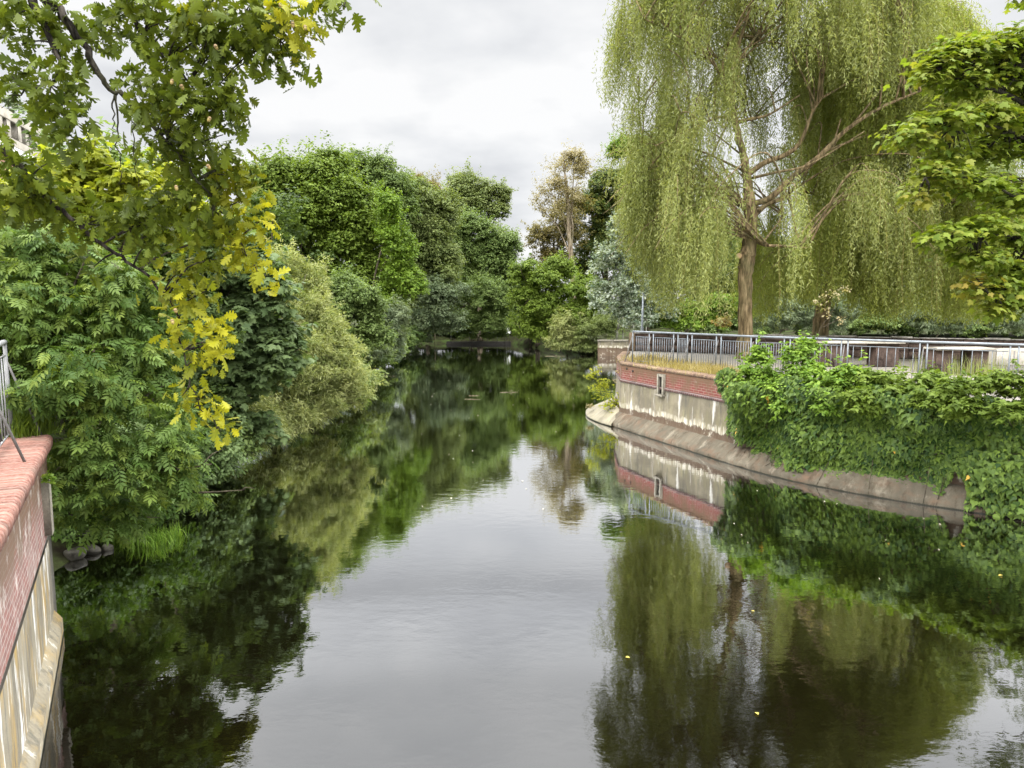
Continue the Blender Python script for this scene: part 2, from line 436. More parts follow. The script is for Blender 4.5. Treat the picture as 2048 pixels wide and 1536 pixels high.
# ------------------------------------------------------------------ masonry materials
def brick_mat(name, a, b, mortar, bw=0.24, rh=0.085, grime=(0.16, 0.13, 0.10), lime=0.0):
    m, nt, out = new_mat(name)
    uv = nt.nodes.new('ShaderNodeUVMap').outputs[0]
    br = nt.nodes.new('ShaderNodeTexBrick'); br.inputs['Scale'].default_value = 1
    br.inputs['Brick Width'].default_value = bw; br.inputs['Row Height'].default_value = rh
    br.inputs['Mortar Size'].default_value = 0.008; br.inputs['Mortar Smooth'].default_value = 0.2
    br.inputs['Color1'].default_value = (*a, 1); br.inputs['Color2'].default_value = (*b, 1); br.inputs['Mortar'].default_value = (*mortar, 1)
    nt.links.new(uv, br.inputs[0])
    n1 = noise(nt, uv, 2.2, 5, 0.6, (1, 0.6, 1)); n2 = noise(nt, uv, 30, 4, 0.6); n3 = noise(nt, uv, 3.0, 5, 0.7, (1, 0.5, 1), (5, 9, 0))
    sep = nt.nodes.new('ShaderNodeSeparateXYZ'); nt.links.new(uv, sep.inputs[0])
    c = mixc(nt, maprange(nt, n2, 0.3, 0.7, 0, 0.4), br.outputs[0], (0.1, 0.06, 0.05))
    c = mixc(nt, maprange(nt, n1, 0.45, 0.68, 0.0, 0.8), c, grime)
    if 'red' in name:
        dr = math_n(nt, 'ADD', sep.outputs[1], math_n(nt, 'MULTIPLY', n1, 0.9))
        c = mixc(nt, maprange(nt, dr, 2.55, 3.0, 0.0, 0.8), c, (0.15, 0.095, 0.055))
    if lime: c = mixc(nt, maprange(nt, n3, 0.70 - 0.16 * lime, 0.72 - 0.05 * lime, 0.0, lime * 0.85), c, (0.62, 0.57, 0.52))
    h = math_n(nt, 'SUBTRACT', math_n(nt, 'MULTIPLY', n2, 0.35), br.outputs[1])
    principled(nt, out, c, 0.85, bump(nt, h, 0.5, 0.012), 0.25); return m

def concrete_mat(name, base, streak_w=(0.70, 0.68, 0.62), streak_d=(0.10, 0.095, 0.08), ochre=(0.38, 0.25, 0.07), wet=0.12, och=0.6, rust_z=None, sw=(0.58, 0.66), sc=2.4, st=1.0):
    m, nt, out = new_mat(name)
    uv = nt.nodes.new('ShaderNodeUVMap').outputs[0]
    sep = nt.nodes.new('ShaderNodeSeparateXYZ'); nt.links.new(uv, sep.inputs[0])
    s1 = noise(nt, uv, sc, 8, 0.68, (1, 0.13 * st, 1)); s2 = noise(nt, uv, sc * 1.7, 8, 0.7, (1, 0.10 * st, 1), (3, 8, 0)); s3 = noise(nt, uv, sc * 0.7, 6, 0.65, (1, 0.25 * st, 1), (11, 2, 0))
    f = noise(nt, uv, 40, 4, 0.7); g = noise(nt, uv, 1.5, 9, 0.68)
    c = mixc(nt, maprange(nt, f, 0.3, 0.7, 0, 0.35), base, tuple(x * 0.55 for x in base))
    big = noise(nt, uv, 0.9, 7, 0.7, (1, 0.7, 1), (4, 4, 0))
    c = mixc(nt, maprange(nt, big, 0.43, 0.58, 0, 0.75), c, tuple(x * 0.5 for x in base))
    c = mixc(nt, maprange(nt, s3, 0.48, 0.66, 0, och), c, ochre)
    c = mixc(nt, maprange(nt, s2, 0.52, 0.64, 0, 0.75), c, streak_d)
    c = mixc(nt, maprange(nt, s1, sw[0], sw[1], 0, 0.85), c, streak_w)
    if rust_z:      # flaking band where old render has fallen off just above the footing
        e = math_n(nt, 'ADD', sep.outputs[1], math_n(nt, 'MULTIPLY', math_n(nt, 'SUBTRACT', g, 0.5), 0.55))
        e2 = math_n(nt, 'ADD', e, math_n(nt, 'MULTIPLY', math_n(nt, 'SUBTRACT', s1, 0.5), 0.3))
        c = mixc(nt, math_n(nt, 'MULTIPLY', maprange(nt, e2, rust_z[1], rust_z[1] - 0.10), maprange(nt, s2, 0.46, 0.56)), c, (0.54, 0.50, 0.41))
        c = mixc(nt, math_n(nt, 'MULTIPLY', maprange(nt, e2, rust_z[0], rust_z[0] - 0.05), maprange(nt, g, 0.36, 0.46, 0.25, 0.95)), c, (0.085, 0.055, 0.035))
    w = maprange(nt, math_n(nt, 'ADD', sep.outputs[1], math_n(nt, 'MULTIPLY', math_n(nt, 'ADD', g, f), 0.10)), wet + 0.08, wet + 0.11)
    c = mixc(nt, w, (0.018, 0.018, 0.010), c)
    principled(nt, out, c, maprange(nt, w, 0, 1, 0.35, 0.9), bump(nt, math_n(nt, 'ADD', f, math_n(nt, 'MULTIPLY', g, 2)), 0.5, 0.015), 0.25); return m

M = {}
M['brick_right'] = brick_mat('old_red_brick', (0.27, 0.065, 0.055), (0.20, 0.05, 0.042), (0.42, 0.34, 0.28), 0.30, 0.098, (0.17, 0.11, 0.07), 0.5)
M['brick_left'] = brick_mat('weathered_pink_brick', (0.36, 0.17, 0.14), (0.27, 0.14, 0.12), (0.52, 0.46, 0.42), 0.26, 0.09, (0.34, 0.27, 0.24), 0.95)
M['conc_right'] = concrete_mat('streaked_concrete', (0.28, 0.245, 0.175), och=0.35, ochre=(0.27, 0.25, 0.11), wet=-9, rust_z=(0.82, 1.05), sw=(0.56, 0.66))
M['plinth_right'] = concrete_mat('dimmed_stained_footing', (0.145, 0.125, 0.09), streak_w=(0.24, 0.21, 0.16), streak_d=(0.055, 0.04, 0.026), ochre=(0.13, 0.085, 0.055), och=0.9, wet=0.035, st=6.0, sw=(0.55, 0.7))  # base dimmed to offset overhead skylight on the slope; brown stains on top
M['conc_left'] = concrete_mat('lime_streaked_concrete', (0.34, 0.30, 0.22), streak_w=(0.85, 0.83, 0.79), ochre=(0.46, 0.30, 0.08), och=0.8, wet=-9, sw=(0.54, 0.60), sc=3.6)
M['plinth_left'] = concrete_mat('pale_footing_concrete', (0.33, 0.29, 0.21), och=0.7, wet=0.05, st=6.0)

def coping_mat(name, stops, joint=(0.10, 0.075, 0.06)):
    m, nt, out = new_mat(name)
    tc = nt.nodes.new('ShaderNodeTexCoord').outputs['Object']
    n = noise(nt, tc, 22, 5, 0.65); g = noise(nt, tc, 1.7, 5, 0.6)
    c = ramp(nt, attr(nt, 'tint'), stops)
    c = mixc(nt, maprange(nt, n, 0.42, 0.75, 0, 0.45), c, (0.5, 0.36, 0.30))
    c = mixc(nt, maprange(nt, g, 0.52, 0.72, 0, 0.65), c, (0.19, 0.14, 0.11))
    principled(nt, out, c, 0.85, bump(nt, n, 0.4, 0.006), 0.25); return m
M['coping_left'] = coping_mat('bullnose_brick', [(0, (0.13, 0.06, 0.045)), (0.5, (0.235, 0.105, 0.078)), (1, (0.32, 0.165, 0.125))])
M['coping_right'] = coping_mat('mossy_coping_brick', [(0, (0.09, 0.055, 0.035)), (0.5, (0.16, 0.10, 0.06)), (1, (0.22, 0.17, 0.085))])

def flat_mat(name, a, b, scale=6, rough=0.8, metal=0.0, bmp=0.3, spec=0.3):
    m, nt, out = new_mat(name)
    tc = nt.nodes.new('ShaderNodeTexCoord').outputs['Object']
    n = noise(nt, tc, scale, 5, 0.6); n2 = noise(nt, tc, scale * 7, 3, 0.6)
    c = ramp(nt, math_n(nt, 'ADD', math_n(nt, 'MULTIPLY', n, 0.65), math_n(nt, 'MULTIPLY', n2, 0.35)), [(0.35, a), (0.65, b)])
    principled(nt, out, c, rough, bump(nt, n2, bmp, 0.01), spec, metal); return m
M['mortar'] = flat_mat('joint_mortar', (0.02, 0.016, 0.013), (0.06, 0.048, 0.04), 10)
M['stone'] = flat_mat('grey_cast_stone', (0.15, 0.135, 0.105), (0.29, 0.265, 0.21), 7)
M['painted_shade'] = flat_mat('painted_shade_dark', (0.014, 0.013, 0.010), (0.035, 0.03, 0.023), 8)  # near-black colour stands in for shade in holes and over the weir
M['steel'] = flat_mat('galvanised_steel', (0.15, 0.17, 0.19), (0.27, 0.29, 0.31), 5, 0.5, 0.35, 0.1, 0.5)
M['steel_dark'] = flat_mat('stained_steel', (0.10, 0.095, 0.09), (0.22, 0.21, 0.20), 7, 0.7, 0.3, 0.2)
M['paving'] = flat_mat('worn_paving', (0.19, 0.175, 0.15), (0.29, 0.265, 0.22), 2.5)
M['parapet'] = flat_mat('dark_weathered_masonry', (0.045, 0.032, 0.026), (0.14, 0.095, 0.075), 3.5, 0.95, 0, 0.9)
M['coping_pale'] = flat_mat('lichened_coping', (0.10, 0.09, 0.075), (0.46, 0.43, 0.38), 2.2, 0.9, 0, 0.6)
M['slab'] = flat_mat('pale_concrete_slab', (0.30, 0.27, 0.22), (0.48, 0.44, 0.37), 2.0, 0.9)
M['bark_willow'] = bark_mat('furrowed_willow_bark', (0.19, 0.14, 0.075), (0.39, 0.295, 0.17), 9)
M['bark'] = bark_mat('grey_brown_bark', (0.07, 0.055, 0.04), (0.15, 0.12, 0.09), 8)
M['bark_dark'] = bark_mat('dark_oak_bark', (0.032, 0.026, 0.022), (0.10, 0.085, 0.07), 30)
M['bark_pale'] = bark_mat('pale_bark', (0.27, 0.21, 0.14), (0.45, 0.38, 0.28), 6)
M['bark_silver'] = bark_mat('silver_bark', (0.22, 0.22, 0.17), (0.42, 0.42, 0.36), 6)

# ------------------------------------------------------------------ walls along a path
def resample(p, step):
    p = np.asarray(p, float); s = np.concatenate([[0], np.cumsum(np.linalg.norm(np.diff(p, axis=0), axis=1))])
    q = np.linspace(0, s[-1], max(2, int(round(s[-1] / step)) + 1))
    return np.column_stack([np.interp(q, s, p[:, i]) for i in range(p.shape[1])]), q

def resample_lin(p, step): return resample(p, step)[0]

def normals2(p, side):
    t = nrm(np.gradient(p, axis=0)); return side * np.column_stack([t[:, 1], -t[:, 0]])

def strip(mb, path, side, prof, s=None, jit=0.0, r=None):
    """sheet along a path; prof: (outward offset, z) from top to bottom; UV = (length along, height)"""
    n = normals2(path, side)
    if s is None: s = np.concatenate([[0], np.cumsum(np.linalg.norm(np.diff(path, axis=0), axis=1))])
    k, m = len(prof), len(path); V, U = [], []
    pl = [0]
    for a, b in zip(prof[:-1], prof[1:]): pl.append(pl[-1] + math.hypot(a[0] - b[0], a[1] - b[1]))
    for (o, z), q in zip(prof, pl):
        oo = o + (r.normal(size=m) * jit if jit else 0)
        V.append(np.column_stack([path[:, 0] + n[:, 0] * oo, path[:, 1] + n[:, 1] * oo, np.full(m, z)]))
        U.append(np.column_stack([s, np.full(m, z)]))
    V = np.concatenate(V); U = np.concatenate(U); P = []
    for i in range(k - 1):
        for j in range(m - 1):
            f = (i * m + j, (i + 1) * m + j, (i + 1) * m + j + 1, i * m + j + 1)
            P.append(f if side > 0 else f[::-1])
    L = np.array(P).ravel(); mb.raw(V, L, np.full(len(P), 4), U[L])

def coping_bricks(mb, path, side, z0, z1, depth, over, step, r, gap=0.010, cut=()):
    """header bricks with a bullnose, one beside the other across the wall head"""
    p, s = resample(path, step); n = normals2(p, side); t = nrm(np.gradient(p, axis=0))
    rad = (z1 - z0) * 0.5; prof = [(-depth, z0), (-depth, z1)]
    for a in np.linspace(90, 0, 6): prof.append((over - rad + rad * math.cos(math.radians(a)), z1 - rad + rad * math.sin(math.radians(a))))
    prof.append((over - 0.01, z0)); k = len(prof); tints = []
    for i in range(len(p) - 1):
        c = (p[i] + p[i + 1]) / 2; tt, nn = t[i], n[i]; w = np.linalg.norm(p[i + 1] - p[i]) / 2 - gap / 2
        dz, do = r.normal() * 0.003, r.normal() * 0.004; V = []
        for sg in (-1, 1):
            for o, z in prof: V.append((c[0] + nn[0] * (o + do) + tt[0] * w * sg, c[1] + nn[1] * (o + do) + tt[1] * w * sg, z + dz))
        P = [tuple(range(k)), tuple(range(2 * k - 1, k - 1, -1))] + [(j, k + j, k + (j + 1) % k, (j + 1) % k) for j in range(k)]
        if side < 0: P = [q[::-1] for q in P]
        L = [q for f in P for q in f]; T = [len(f) for f in P]
        mb.raw(V, L, T, None, tint=np.full(len(T), np.clip(0.5 + 0.25 * r.normal(), 0, 1)))

# ---- right bank: promenade on a brick and concrete river wall
RW = np.vstack([resample_lin([(5.9, 38.0), (5.1, 34.6), (4.84, 31.35)], 0.5)[:-1], smooth([(4.84, 31.35), (5.4, 29.95), (6.1, 28.2), (7.0, 26.1), (7.75, 24.2), (8.7, 22.2), (9.75, 20.8), (11.0, 19.6), (12.3, 18.6), (14, 17.3), (17, 14.6), (21, 10.5)], 6)])
RWp, RWs = resample(RW, 0.25)
def right_wall():
    t = thing('river_wall', (4.9, 31.15, 0), 'river wall of red brick over streaked concrete, half hidden by ivy, with a sloping footing', 'wall')
    r = rng(11)
    mb = MB(); strip(mb, RWp, 1, [(0.0, 2.62), (0.0, 2.02)], RWs); mb.build('brick_band', M['brick_right'], t)
    mb = MB(); strip(mb, RWp, 1, [(0.035, 2.02), (0.05, 2.0), (0.05, 1.92), (0.02, 1.90)], RWs); mb.build('drip_course', M['coping_dark'], t)
    mb = MB(); strip(mb, RWp, 1, [(0.0, 1.90), (0.02, 1.2), (0.03, 0.62), (0.06, 0.55)], RWs); mb.build('concrete_face', M['conc_right'], t)
    i0 = int(np.argmin(np.abs(RWp[:, 1] - 31.3)))
    mb = MB(); strip(mb, RWp[i0:], 1, [(0.06, 0.55), (0.22, 0.47), (0.45, 0.28), (0.62, 0.17), (0.66, 0.08), (0.66, -1.3)], RWs[i0:], 0.012, r); mb.build('footing', M['plinth_right'], t)
    mb = MB(); coping_bricks(mb, RWp, 1, 2.625, 2.775, 0.42, 0.012, 0.115, r); mb.build('coping', M['coping_right'], t)
    # weathered stone niche set into the brick
    k = int(np.argmin(np.abs(RWp[:, 1] - 28.35))); p = RWp[k]; n = normals2(RWp, 1)[k]; tt = np.array([-n[1], n[0]])
    R = np.array([[tt[0], n[0], 0], [tt[1], n[1], 0], [0, 0, 1]])
    mb = MB(); c = np.array([p[0], p[1], 0])
    for a, z, w, h, o in ((-0.17, 2.12, 0.11, 0.86, 0.05), (0.17, 2.12, 0.11, 0.86, 0.05), (0, 2.49, 0.23, 0.12, 0.045), (0, 1.70, 0.46, 0.10, 0.09)):
        mb.box(c + np.array([tt[0] * a + n[0] * o, tt[1] * a + n[1] * o, z]), (w, 0.14, h), R, 0.012)
    nb = mb.build('niche', M['stone'], t)
    mb = MB(); mb.box(c + np.array([n[0] * 0.01, n[1] * 0.01, 2.09]), (0.22, 0.05, 0.68), R); mb.build('recess', M['painted_shade'], nb)
    # two weep holes near the corner
    for a, z in ((0.18, 2.52), (0.5, 2.46)):
        k = int(np.argmin(np.abs(RWp[:, 1] - (31.0 - a)))); p = RWp[k]; n = normals2(RWp, 1)[k]
        mb = MB(); mb.tube([(p[0] - n[0] * 0.1, p[1] - n[1] * 0.1, z), (p[0] + n[0] * 0.012, p[1] + n[1] * 0.012, z)], 0.06, 8); mb.build('weep_hole', M['painted_shade'], t)
    # sloping apron round the nose
    mb = MB()
    top = np.array([(4.86, 31.35, 0.56), (4.74, 32.2, 0.8), (4.92, 33.4, 0.95), (5.2, 34.8, 0.8), (5.6, 36.5, 0.6)])
    low = np.array([(4.33, 30.55, 0.02), (3.85, 31.7, 0.02), (3.55, 33.2, 0.02), (3.75, 35.0, 0.02), (4.6, 37.0, 0.02)])
    top, low = smooth(top, 6), smooth(low, 6); m = len(top)
    rows = [top, top * 0.5 + low * 0.5 + np.array([0, 0, 0.05]), low + np.array([0, 0, 0.1]), low + np.array([0.0, 0, -0.02]), low + np.array([0.1, 0, -1.3])]
    V = np.concatenate(rows); P = [(a * m + j, (a + 1) * m + j, (a + 1) * m + j + 1, a * m + j + 1) for a in range(4) for j in range(m - 1)]
    L = np.array(P).ravel(); U = np.column_stack([np.tile(np.arange(m) * 0.25, 5), V[:, 2]])
    mb.raw(V, L, np.full(len(P), 4), U[L]); mb.build('apron', M['apron'], t, True)
M['coping_dark'] = brick_mat('dark_header_course', (0.20, 0.10, 0.09), (0.13, 0.075, 0.07), (0.36, 0.33, 0.31), 0.12, 0.2, (0.08, 0.06, 0.06), 0.7)
M['apron'] = concrete_mat('pale_apron_concrete', (0.30, 0.27, 0.20), streak_w=(0.38, 0.35, 0.28), streak_d=(0.16, 0.14, 0.10), och=0.3, ochre=(0.33, 0.30, 0.16), wet=0.05, st=6.0)
right_wall()

PAR0, PAR1 = np.array([6.75, 39.2]), np.array([27.0, 30.6])      # dark parapet along the back of the promenade
def promenade():
    edge = [tuple(RW[i] + normals2(RW, 1)[i] * -0.03) for i in range(0, len(RW), 2)]
    poly = edge + [(40, 8), (40, 30), (PAR1[0] + 0.3, PAR1[1] + 0.35), (PAR0[0] - 0.05, PAR0[1] + 0.35)]
    n = len(poly); V = [(x, y, 2.70) for x, y in poly] + [(x, y, -1.5) for x, y in poly]
    P = [tuple(range(n))[::-1]] + [(i, (i + 1) % n, n + (i + 1) % n, n + i) for i in range(n)]
    mb = MB(); mb.polys(V, P)
    tag(mb.build('promenade', M['paving']), 'paved promenade behind the railing', 'pavement', None, 'structure')
promenade()

def parapet():
    r = rng(21); t = thing('parapet_wall', (*PAR0, 2.7), 'low dark stone parapet with lichened coping behind the grey railing', 'wall')
    d = nrm(PAR1 - PAR0); n = np.array([-d[1], d[0]]); L = np.linalg.norm(PAR1 - PAR0)
    R = np.array([[d[0], n[0], 0], [d[1], n[1], 0], [0, 0, 1]])
    mb = MB(); s = 0.0
    while s < L:
        w = r.uniform(0.5, 1.1); z = 2.7
        for h in (0.36, 0.34, 0.26):
            c = PAR0 + d * (s + w / 2) + n * (0.16 + r.normal() * 0.012)
            mb.box((c[0], c[1], z + h / 2), (w - 0.012, 0.34, h - 0.012), R, 0.02); z += h
        s += w
    mb.build('masonry', M['parapet'], t)
    mb = MB(); s = -0.05
    while s < L:
        w = r.uniform(0.8, 1.5); c = PAR0 + d * (s + w / 2) + n * 0.16
        hh = r.choice([0.05, 0.05, 0.09]) if s > 5 else 0.05
        mb.box((c[0], c[1], 3.667 + hh / 2), (w - 0.02, 0.44, hh), R, 0.015); s += w
    mb.build('coping', M['coping_pale'], t)
    mb = MB(); c = PAR0 - d * 0.12 + n * 0.16; mb.box((c[0], c[1], 3.2), (0.34, 0.5, 1.02), R, 0.03); mb.build('end_pier', M['stone_brown'], t)
M['stone_brown'] = flat_mat('brown_pier_stone', (0.10, 0.07, 0.045), (0.22, 0.16, 0.10), 4, 0.9)
parapet()

def slabs():
    # concrete plinths and steps standing between railing and parapet
    for i, (x0, x1, Y, zt, h, lab) in enumerate(((1640, 1800, 30.0, 3.78, 0.10, 'long pale concrete slab on dark supports behind the railing'),
                                                 (1860, 1975, 27.2, 3.70, 0.09, 'shorter pale concrete slab on a dark block, right of the longer slab'),
                                                 (1978, 2075, 27.6, 3.62, 0.62, 'solid pale concrete block beside the shorter slab at the frame edge'))):
        a, b = at(x0, 690, Y), at(x1, 690, Y); w = b[0] - a[0]; cx = (a[0] + b[0]) / 2
        t = thing('concrete_slab' if i < 2 else 'concrete_block', (cx, Y, 2.7), lab, 'slab' if i < 2 else 'block')
        mb = MB(); mb.box((cx, Y, zt - h / 2), (w, 0.9, h), None, 0.02)
        mb.build('top', M['slab'], t)
        if i < 2:
            for f in (-0.32, 0.3):
                mb = MB(); mb.box((cx + f * w, Y + 0.05, (2.7 + zt - h) / 2), (w * 0.3, 0.7, zt - h - 2.7 - 0.004), None, 0.02); mb.build('support', M['parapet'], t)
slabs()

# ---- railings
def bar(mb, a, b, w, k=4):
    mb.tube([a, b], w, k)

def railing(name, label, pts, z0, z1, n_bars, fine=False, brace_side=None, brace_len=0.55, post_r=0.028, mat=None, braces=True):
    mat = mat or M['steel']
    t = thing(name, (*pts[0], z0), label, 'railing')
    pts = [np.array(p, float) for p in pts]
    mb = MB(); mb.tube([(p[0], p[1], z1) for p in smooth(pts, 4)], 0.045, 8); mb.build('handrail', mat, t, True)
    for i, p in enumerate(pts):
        q = pts[min(i + 1, len(pts) - 1)] - pts[max(i - 1, 0)]; q = q / np.linalg.norm(q); n = np.array([q[1], -q[0]])
        for sg in ((-1, 1) if fine and 0 < i < len(pts) - 1 else (0,)):
            mb = MB(); c = p + q * 0.11 * sg; bar(mb, (c[0], c[1], z0), (c[0], c[1], z1 - 0.03), post_r, 6); mb.build('post', mat, t)
        if braces:
            mb = MB(); f = p + n * (brace_len if brace_side is None else brace_side * brace_len)
            bar(mb, (f[0], f[1], z0 - 0.01), (p[0] + n[0] * 0.03, p[1] + n[1] * 0.03, z1 - 0.2), 0.020, 5); mb.build('brace', M['steel_dark'], t)
    for i in range(len(pts) - 1):
        a, b = pts[i], pts[i + 1]; L = np.linalg.norm(b - a); u = (b - a) / L
        g = 0.16 if fine else 0.06; a2, b2 = a + u * g, b - u * g
        mb = MB(); bar(mb, (*a2, z0 + 0.1), (*b2, z0 + 0.1), 0.017); mb.build('bottom_bar', mat, t)
        mb = MB(); bar(mb, (*a2, z1 - 0.22), (*b2, z1 - 0.22), 0.017); pn = mb.build('top_bar', mat, t)
        m = n_bars[i]
        for k in range(m):
            c = a2 + (b2 - a2) * ((k + 0.5) / m)
            mb = MB(); bar(mb, (*c, z0 + 0.1), (*c, z1 - 0.22), 0.011, 5); mb.build('baluster', mat, pn)
    return t
def rail_pt(x, y): p = atz(x, y, 4.1); return (p[0], p[1])
railing('promenade_railing', 'grey steel railing with braced posts round the promenade edge', [rail_pt(*q) for q in
        ((1266, 663), (1303, 664.6), (1352, 666.5), (1380, 667.7), (1438, 670), (1508, 673), (1575, 675.3), (1690, 679), (1848, 684), (2030, 689.5), (2200, 694))],
        2.70, 4.1, [7, 8, 5, 9, 11, 10, 9, 8, 8, 6], True)

# ---- left bank: end of the brick wall beside the viewer
LW = np.array([(-7.97, 12.1), (-5.15, 6.93), (-3.7, 4.2), (-2.6, 2.0), (-1.9, 0.4)])
LWp, LWs = resample(LW, 0.25)
def left_wall():
    r = rng(31); t = thing('river_wall', (-7.97, 12.1, 0), 'pink brick wall end with rounded brick coping over lime streaked concrete', 'wall')
    D = nrm(LW[1] - LW[0]); n = np.array([-D[1], D[0]]); R = np.array([[D[0], n[0], 0], [D[1], n[1], 0], [0, 0, 1]])
    back = LW[0] - n * 1.6
    corner = np.vstack([back, LW[0] - n * 0.10])
    p2 = np.vstack([resample(corner, 0.25)[0], LWp[1:]])
    s2 = np.concatenate([[0], np.cumsum(np.linalg.norm(np.diff(p2, axis=0), axis=1))])
    mb = MB(); strip(mb, LWp, -1, [(-0.10, 3.02), (-0.10, 1.62)], LWs); strip(mb, resample(corner, 0.2)[0], -1, [(0, 3.02), (0, 1.62)]); mb.build('brick_face', M['brick_left'], t)
    st = LWp[LWs > 0.75]; ss = LWs[LWs > 0.75]
    mb = MB(); strip(mb, st, -1, [(-0.07, 1.62), (-0.07, 0.42)], ss)
    e = st[0] - n * 0.07; mb2p = resample(np.vstack([e - n * 1.5, e]), 0.2)[0]
    strip(mb, mb2p, -1, [(0, 1.618), (0, 0.42)]); mb.build('concrete_face', M['conc_left'], t)
    mb = MB(); strip(mb, st, -1, [(-0.07, 0.42), (0.0, 0.32), (0.04, 0.26), (0.04, -1.2)], ss)
    strip(mb, mb2p + D * -0.001, -1, [(0, 0.42), (0.03, 0.26), (0.03, -1.2)]); mb.build('footing', M['plinth_left'], t)
    mb = MB(); coping_bricks(mb, LWp, -1, 3.02, 3.2, 0.62, 0.02, 0.135, r, 0.030); mb.build('coping', M['coping_left'], t)
    mb = MB(); strip(mb, LWp, -1, [(-0.60, 3.190)] + [(0.02 - 0.09 - 0.010 + 0.09 * math.cos(math.radians(q)), 3.19 - 0.09 + 0.09 * math.sin(math.radians(q))) for q in range(90, -1, -15)] + [(0.0, 3.03)], LWs); mb.build('mortar_bed', M['mortar'], t)
    k = LW[0] + D * 1.0 - n * 0.10
    mb = MB(); mb.box((k[0], k[1], 2.2), (0.30, 0.22, 0.95), R, 0.012); mb.build('corbel_stone', M['stone'], t)
    # fill behind the wall, up to the paving
    q = [LWp[0] - n * 0.12 + D * 0.02, LWp[-1] - n * 0.12, np.array([-30, 0.4]), np.array([-30, 13.5]), back + D * 0.02]
    m = len(q); V = [(x, y, 3.12) for x, y in q] + [(x, y, -1) for x, y in q]
    mb = MB(); mb.polys(V, [tuple(range(m))[::-1]] + [(i, (i + 1) % m, m + (i + 1) % m, m + i) for i in range(m)])
    tag(mb.build('pavement', M['paving']), 'worn pavement behind the brick wall', 'pavement', None, 'structure')
    a = LW[0] - n * 0.62 + D * 0.06
    P = [a, a + D * 3.2, a + D * 6.4]
    railing('quay_railing', 'weathered grey railing end with slanting braces on the pink brick wall', [(-8.48, 11.86), tuple(np.array([-8.48, 11.86]) + D * 2.4), tuple(np.array([-8.48, 11.86]) + D * 5)],
            3.19, 4.8, [8, 8], False, -1, 0.42, 0.03, M['steel_old'])
M['steel_old'] = flat_mat('dull_painted_steel', (0.20, 0.20, 0.20), (0.34, 0.34, 0.34), 9, 0.7, 0.1, 0.3)
left_wall()

# ------------------------------------------------------------------ foliage colours
G = {}
def gm(k, name, dark, light, turned=(0.5, 0.38, 0.03), **kw): G[k] = leaf_mat(name, dark, light, turned, **kw)
gm('ash', 'ash_leaf', (0.05, 0.095, 0.018), (0.12, 0.19, 0.045), (0.25, 0.30, 0.04))
gm('oak', 'oak_leaf', (0.05, 0.075, 0.009), (0.14, 0.18, 0.02), (0.46, 0.43, 0.02), trans=0.32)
gm('gold', 'golden_maple_leaf', (0.16, 0.20, 0.02), (0.36, 0.38, 0.04), (0.6, 0.5, 0.05), trans=0.5)
gm('maple', 'blue_green_maple_leaf', (0.08, 0.125, 0.045), (0.165, 0.225, 0.09))
gm('limemaple', 'lime_maple_leaf', (.085,.14,.014), (.235,.30,.04), (0.62, 0.30, 0.10), trans=0.45)
gm('sallow', 'pale_sallow_leaf', (.17,.21,.065), (.40,.42,.18), trans=0.4)
gm('fresh', 'fresh_green_leaf', (0.085, 0.135, 0.016), (0.19, 0.26, 0.042), (0.22, 0.28, 0.03))
gm('lime', 'lime_green_leaf', (0.09, 0.16, 0.015), (0.19, 0.28, 0.035))
gm('olive', 'olive_green_leaf', (0.115, 0.155, 0.045), (0.24, 0.285, 0.1), (0.25, 0.20, 0.05))  # green lightened in place of haze over the far trees
gm('mid', 'mid_green_leaf', (0.09, 0.14, 0.035), (0.195, 0.26, 0.08))  # paled for distance, the haze being put into the colour
gm('deep', 'deep_green_leaf', (0.05, 0.085, 0.022), (0.115, 0.165, 0.05))
gm('blue', 'bluish_leaf', (0.09, 0.13, 0.065), (0.19, 0.235, 0.125))  # also lightened instead of haze on distant crowns
gm('grey', 'grey_willow_leaf', (0.10, 0.14, 0.07), (0.22, 0.26, 0.15))
gm('silver', 'silver_poplar_leaf', (0.11, 0.16, 0.10), (0.30, 0.35, 0.26), (0.60, 0.63, 0.56))
gm('brown', 'browning_leaf', (.13,.12,.04), (.27,.225,.085), (0.35, 0.22, 0.06))
gm('tan', 'thin_tan_leaf', (.20,.17,.085), (.37,.32,.19))
gm('willow', 'weeping_willow_leaf', (.16,.195,.055), (.36,.39,.16), (0.34, 0.34, 0.09), trans=0.42)
gm('willow2', 'second_willow_leaf', (0.16, 0.2, 0.04), (0.34, 0.38, 0.11), (0.34, 0.34, 0.06), trans=0.42)  # colour lifted to offset the shade this crown stands in
gm('ivy', 'ivy_leaf', (0.02, 0.05, 0.008), (0.14, 0.21, 0.03), (0.6, 0.35, 0.05), gloss=0.22, trans=0.15)
gm('creeper', 'bright_creeper_leaf', (0.09, 0.17, 0.02), (0.22, 0.33, 0.045), (0.4, 0.4, 0.05), gloss=0.2)
gm('dry', 'dry_grass_blade', (0.22, 0.17, 0.07), (0.42, 0.35, 0.17), (0.45, 0.36, 0.06))
gm('grass', 'waterside_grass_blade', (0.10, 0.20, 0.03), (0.28, 0.42, 0.07))

